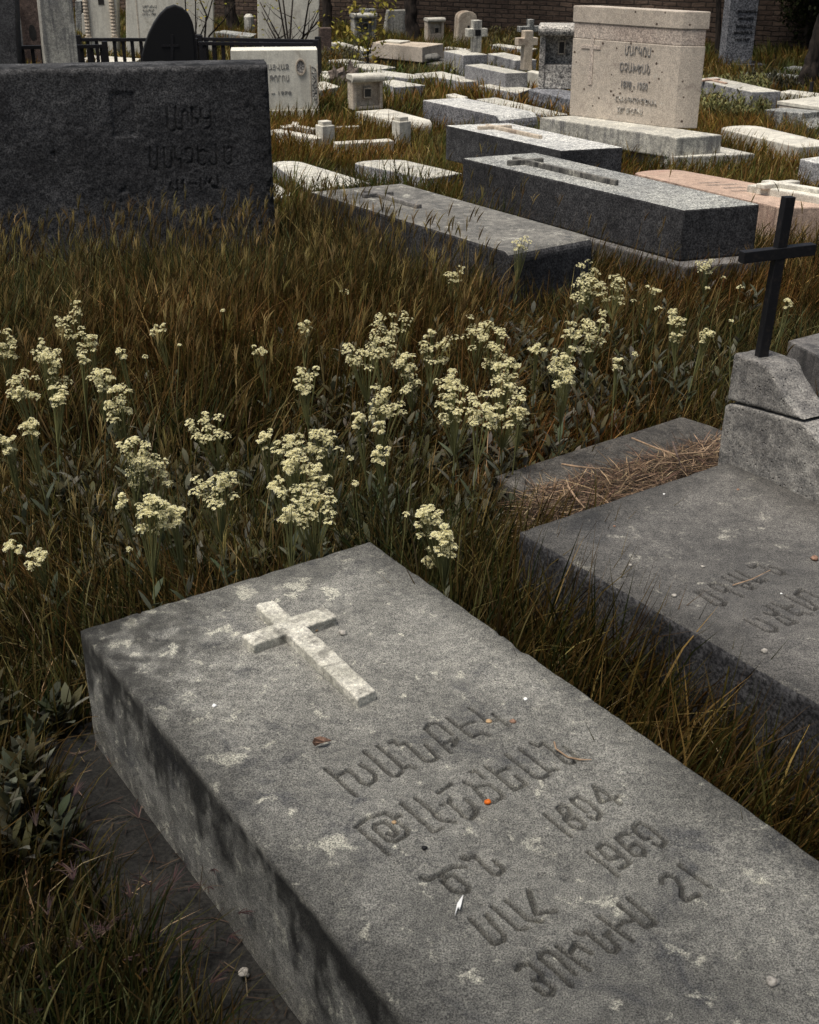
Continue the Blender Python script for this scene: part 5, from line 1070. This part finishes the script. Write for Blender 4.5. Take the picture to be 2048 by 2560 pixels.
# stumps
for lb, x, y, yt, hw_, ln in (('split weathered tree stump behind the small niche stone', 853, 222, 174, .085, -.05), ('broken brown tree stump touching the small niche stone', 880, 222, 172, .07, .02)):
    b = P(x, y, 0); hh = ZY(yt, b.y); bm = bmesh.new(); tube(bm, [b + Vector((ln * k / 6 * 1.2, 0, hh * k / 6)) for k in range(7)], [hw_ * (1.25 - .04 * k) for k in range(7)], 14)
    for v in bm.verts:
        v.co += Vector((mnoise.noise(v.co * 14), mnoise.noise(v.co * 14 + Vector((3, 3, 0))), 0)) * .03
        if v.co.z > hh * .95: v.co.z += mnoise.noise(v.co * 17) * .14
    tag(done('tree_stump', bm, M['stumpwood']), lb, 'stump', 'tree stumps')
# bare saplings
def sapling(label, base, stems, leaves=0, r=.012, lr=.35, ground=None, leafpal=((.22, .20, .03), (.30, .24, .05), (.16, .15, .03)), ls=.05):
    b = P(*base, 0); t = thing('sapling', label, 'sapling', b, 'saplings'); tips = []
    for st in stems:
        pts = [b + Vector((random.uniform(-.04, .04), 0, 0))] + [PV(x, y, b + Vector((0, random.uniform(-.1, .1), 0)), random.uniform(-8, 8)) for x, y in st]
        d = (pts[-1] - pts[-2]); 
        if st[-1][1] < 5: pts.append(pts[-1] + d.normalized() * .9 + UP * .1)
        n = len(pts); bm = bmesh.new(); tube(bm, pts, [r * (1 - .65 * k / (n - 1)) for k in range(n)], 7)
        for k in range(4):
            i = random.randrange(1, n); a = pts[i - 1].lerp(pts[i], random.random()); e = a + Vector((random.uniform(-.3, .3), random.uniform(-.2, .2), random.uniform(.1, .35))); tube(bm, [a, (a + e) / 2 + Vector((0, 0, -.02)), e], [r * .35, r * .25, r * .12], 5); tips.append(e)
        tips += pts[2:]; done('stem', bm, M['bark'], t, smooth=True)
    if leaves:
        T_ = np.array([tuple(tips[random.randrange(len(tips))]) for _ in range(leaves)]) + RNG.normal(0, lr * .18, (leaves, 3)); n = leaves
        blade_obj('foliage', [blades(T_, RNG.uniform(.6, 1.3, n) * ls, np.full(n, ls * .6), RNG.uniform(0, 6.28, n), RNG.uniform(.8, 2.6, n), RNG.uniform(0, .8, n), pick(leafpal, [1] * len(leafpal), n), (.5, 1, .7, 0))], M['leaf'], t)
    return t
sapling('many-stemmed bare sapling in front of the tall white stele', (712, 168), [[(700,98),(650,5)],[(714,98),(697,0)],[(720,98),(708,0)],[(725,98),(732,0)],[(757,97),(773,0)],[(754,97),(790,60),(800,45)],[(690,98),(655,30)],[(765,97),(800,20)]], 60, r=.016)
sapling('bare forked sapling right of the black oval stone', (500, 168), [[(500,92),(519,45),(531,0)],[(490,92),(489,0)],[(523,90),(560,50),(588,8)],[(516,36),(500,0)],[(470,90),(463,0)]], 80, r=.014)
sapling('slender young maple with yellow green leaves behind the small niche stone', (917, 185), [[(918,140),(921,110),(925,80)],[(918,150),(900,100),(890,60)],[(919,140),(935,100),(950,60),(965,20)],[(917,150),(905,130),(880,95)],[(920,120),(905,80),(885,20)],[(922,110),(940,90),(950,85)],[(910,170),(896,150),(880,140)]], 0, r=.007)
t = bpy.data.objects[[o.name for o in bpy.data.objects if o.name.startswith('sapling')][-1]]; b = P(917, 185, 0)
cl_ = [(883,8),(876,20),(890,22),(905,30),(850,55),(862,68),(868,80),(845,100),(850,115),(892,70),(965,20),(975,28),(962,45),(968,60),(950,70),(930,45),(945,18),(917,85),(925,95),(940,90),(912,102),(895,105),(920,128),(935,135),(948,120),(955,148),(900,150),(905,165),(875,88),(935,12),(948,5),(895,55)]
T_ = np.concatenate([np.array(PV(x, y, b, 0))[None] + RNG.normal(0, .045, (8, 3)) for x, y in cl_]); n = len(T_)
blade_obj('foliage', [blades(T_, RNG.uniform(.04, .08, n), RNG.uniform(.025, .04, n), RNG.uniform(0, 6.28, n), RNG.uniform(.8, 2.6, n), RNG.uniform(0, .8, n), pick(((.26, .22, .04), (.34, .27, .06), (.18, .17, .03)), (1, 1, 1), n), (.6, 1, .7, 0))], M['leaf'], t)
bm = bmesh.new(); b = P(2026, 262, 0); tube(bm, [b, vp(2030, 205, b)], [.022, .02], 8); tag(done('post', bm, M['iron']), 'short black post beside the scroll tomb at the right', 'post')
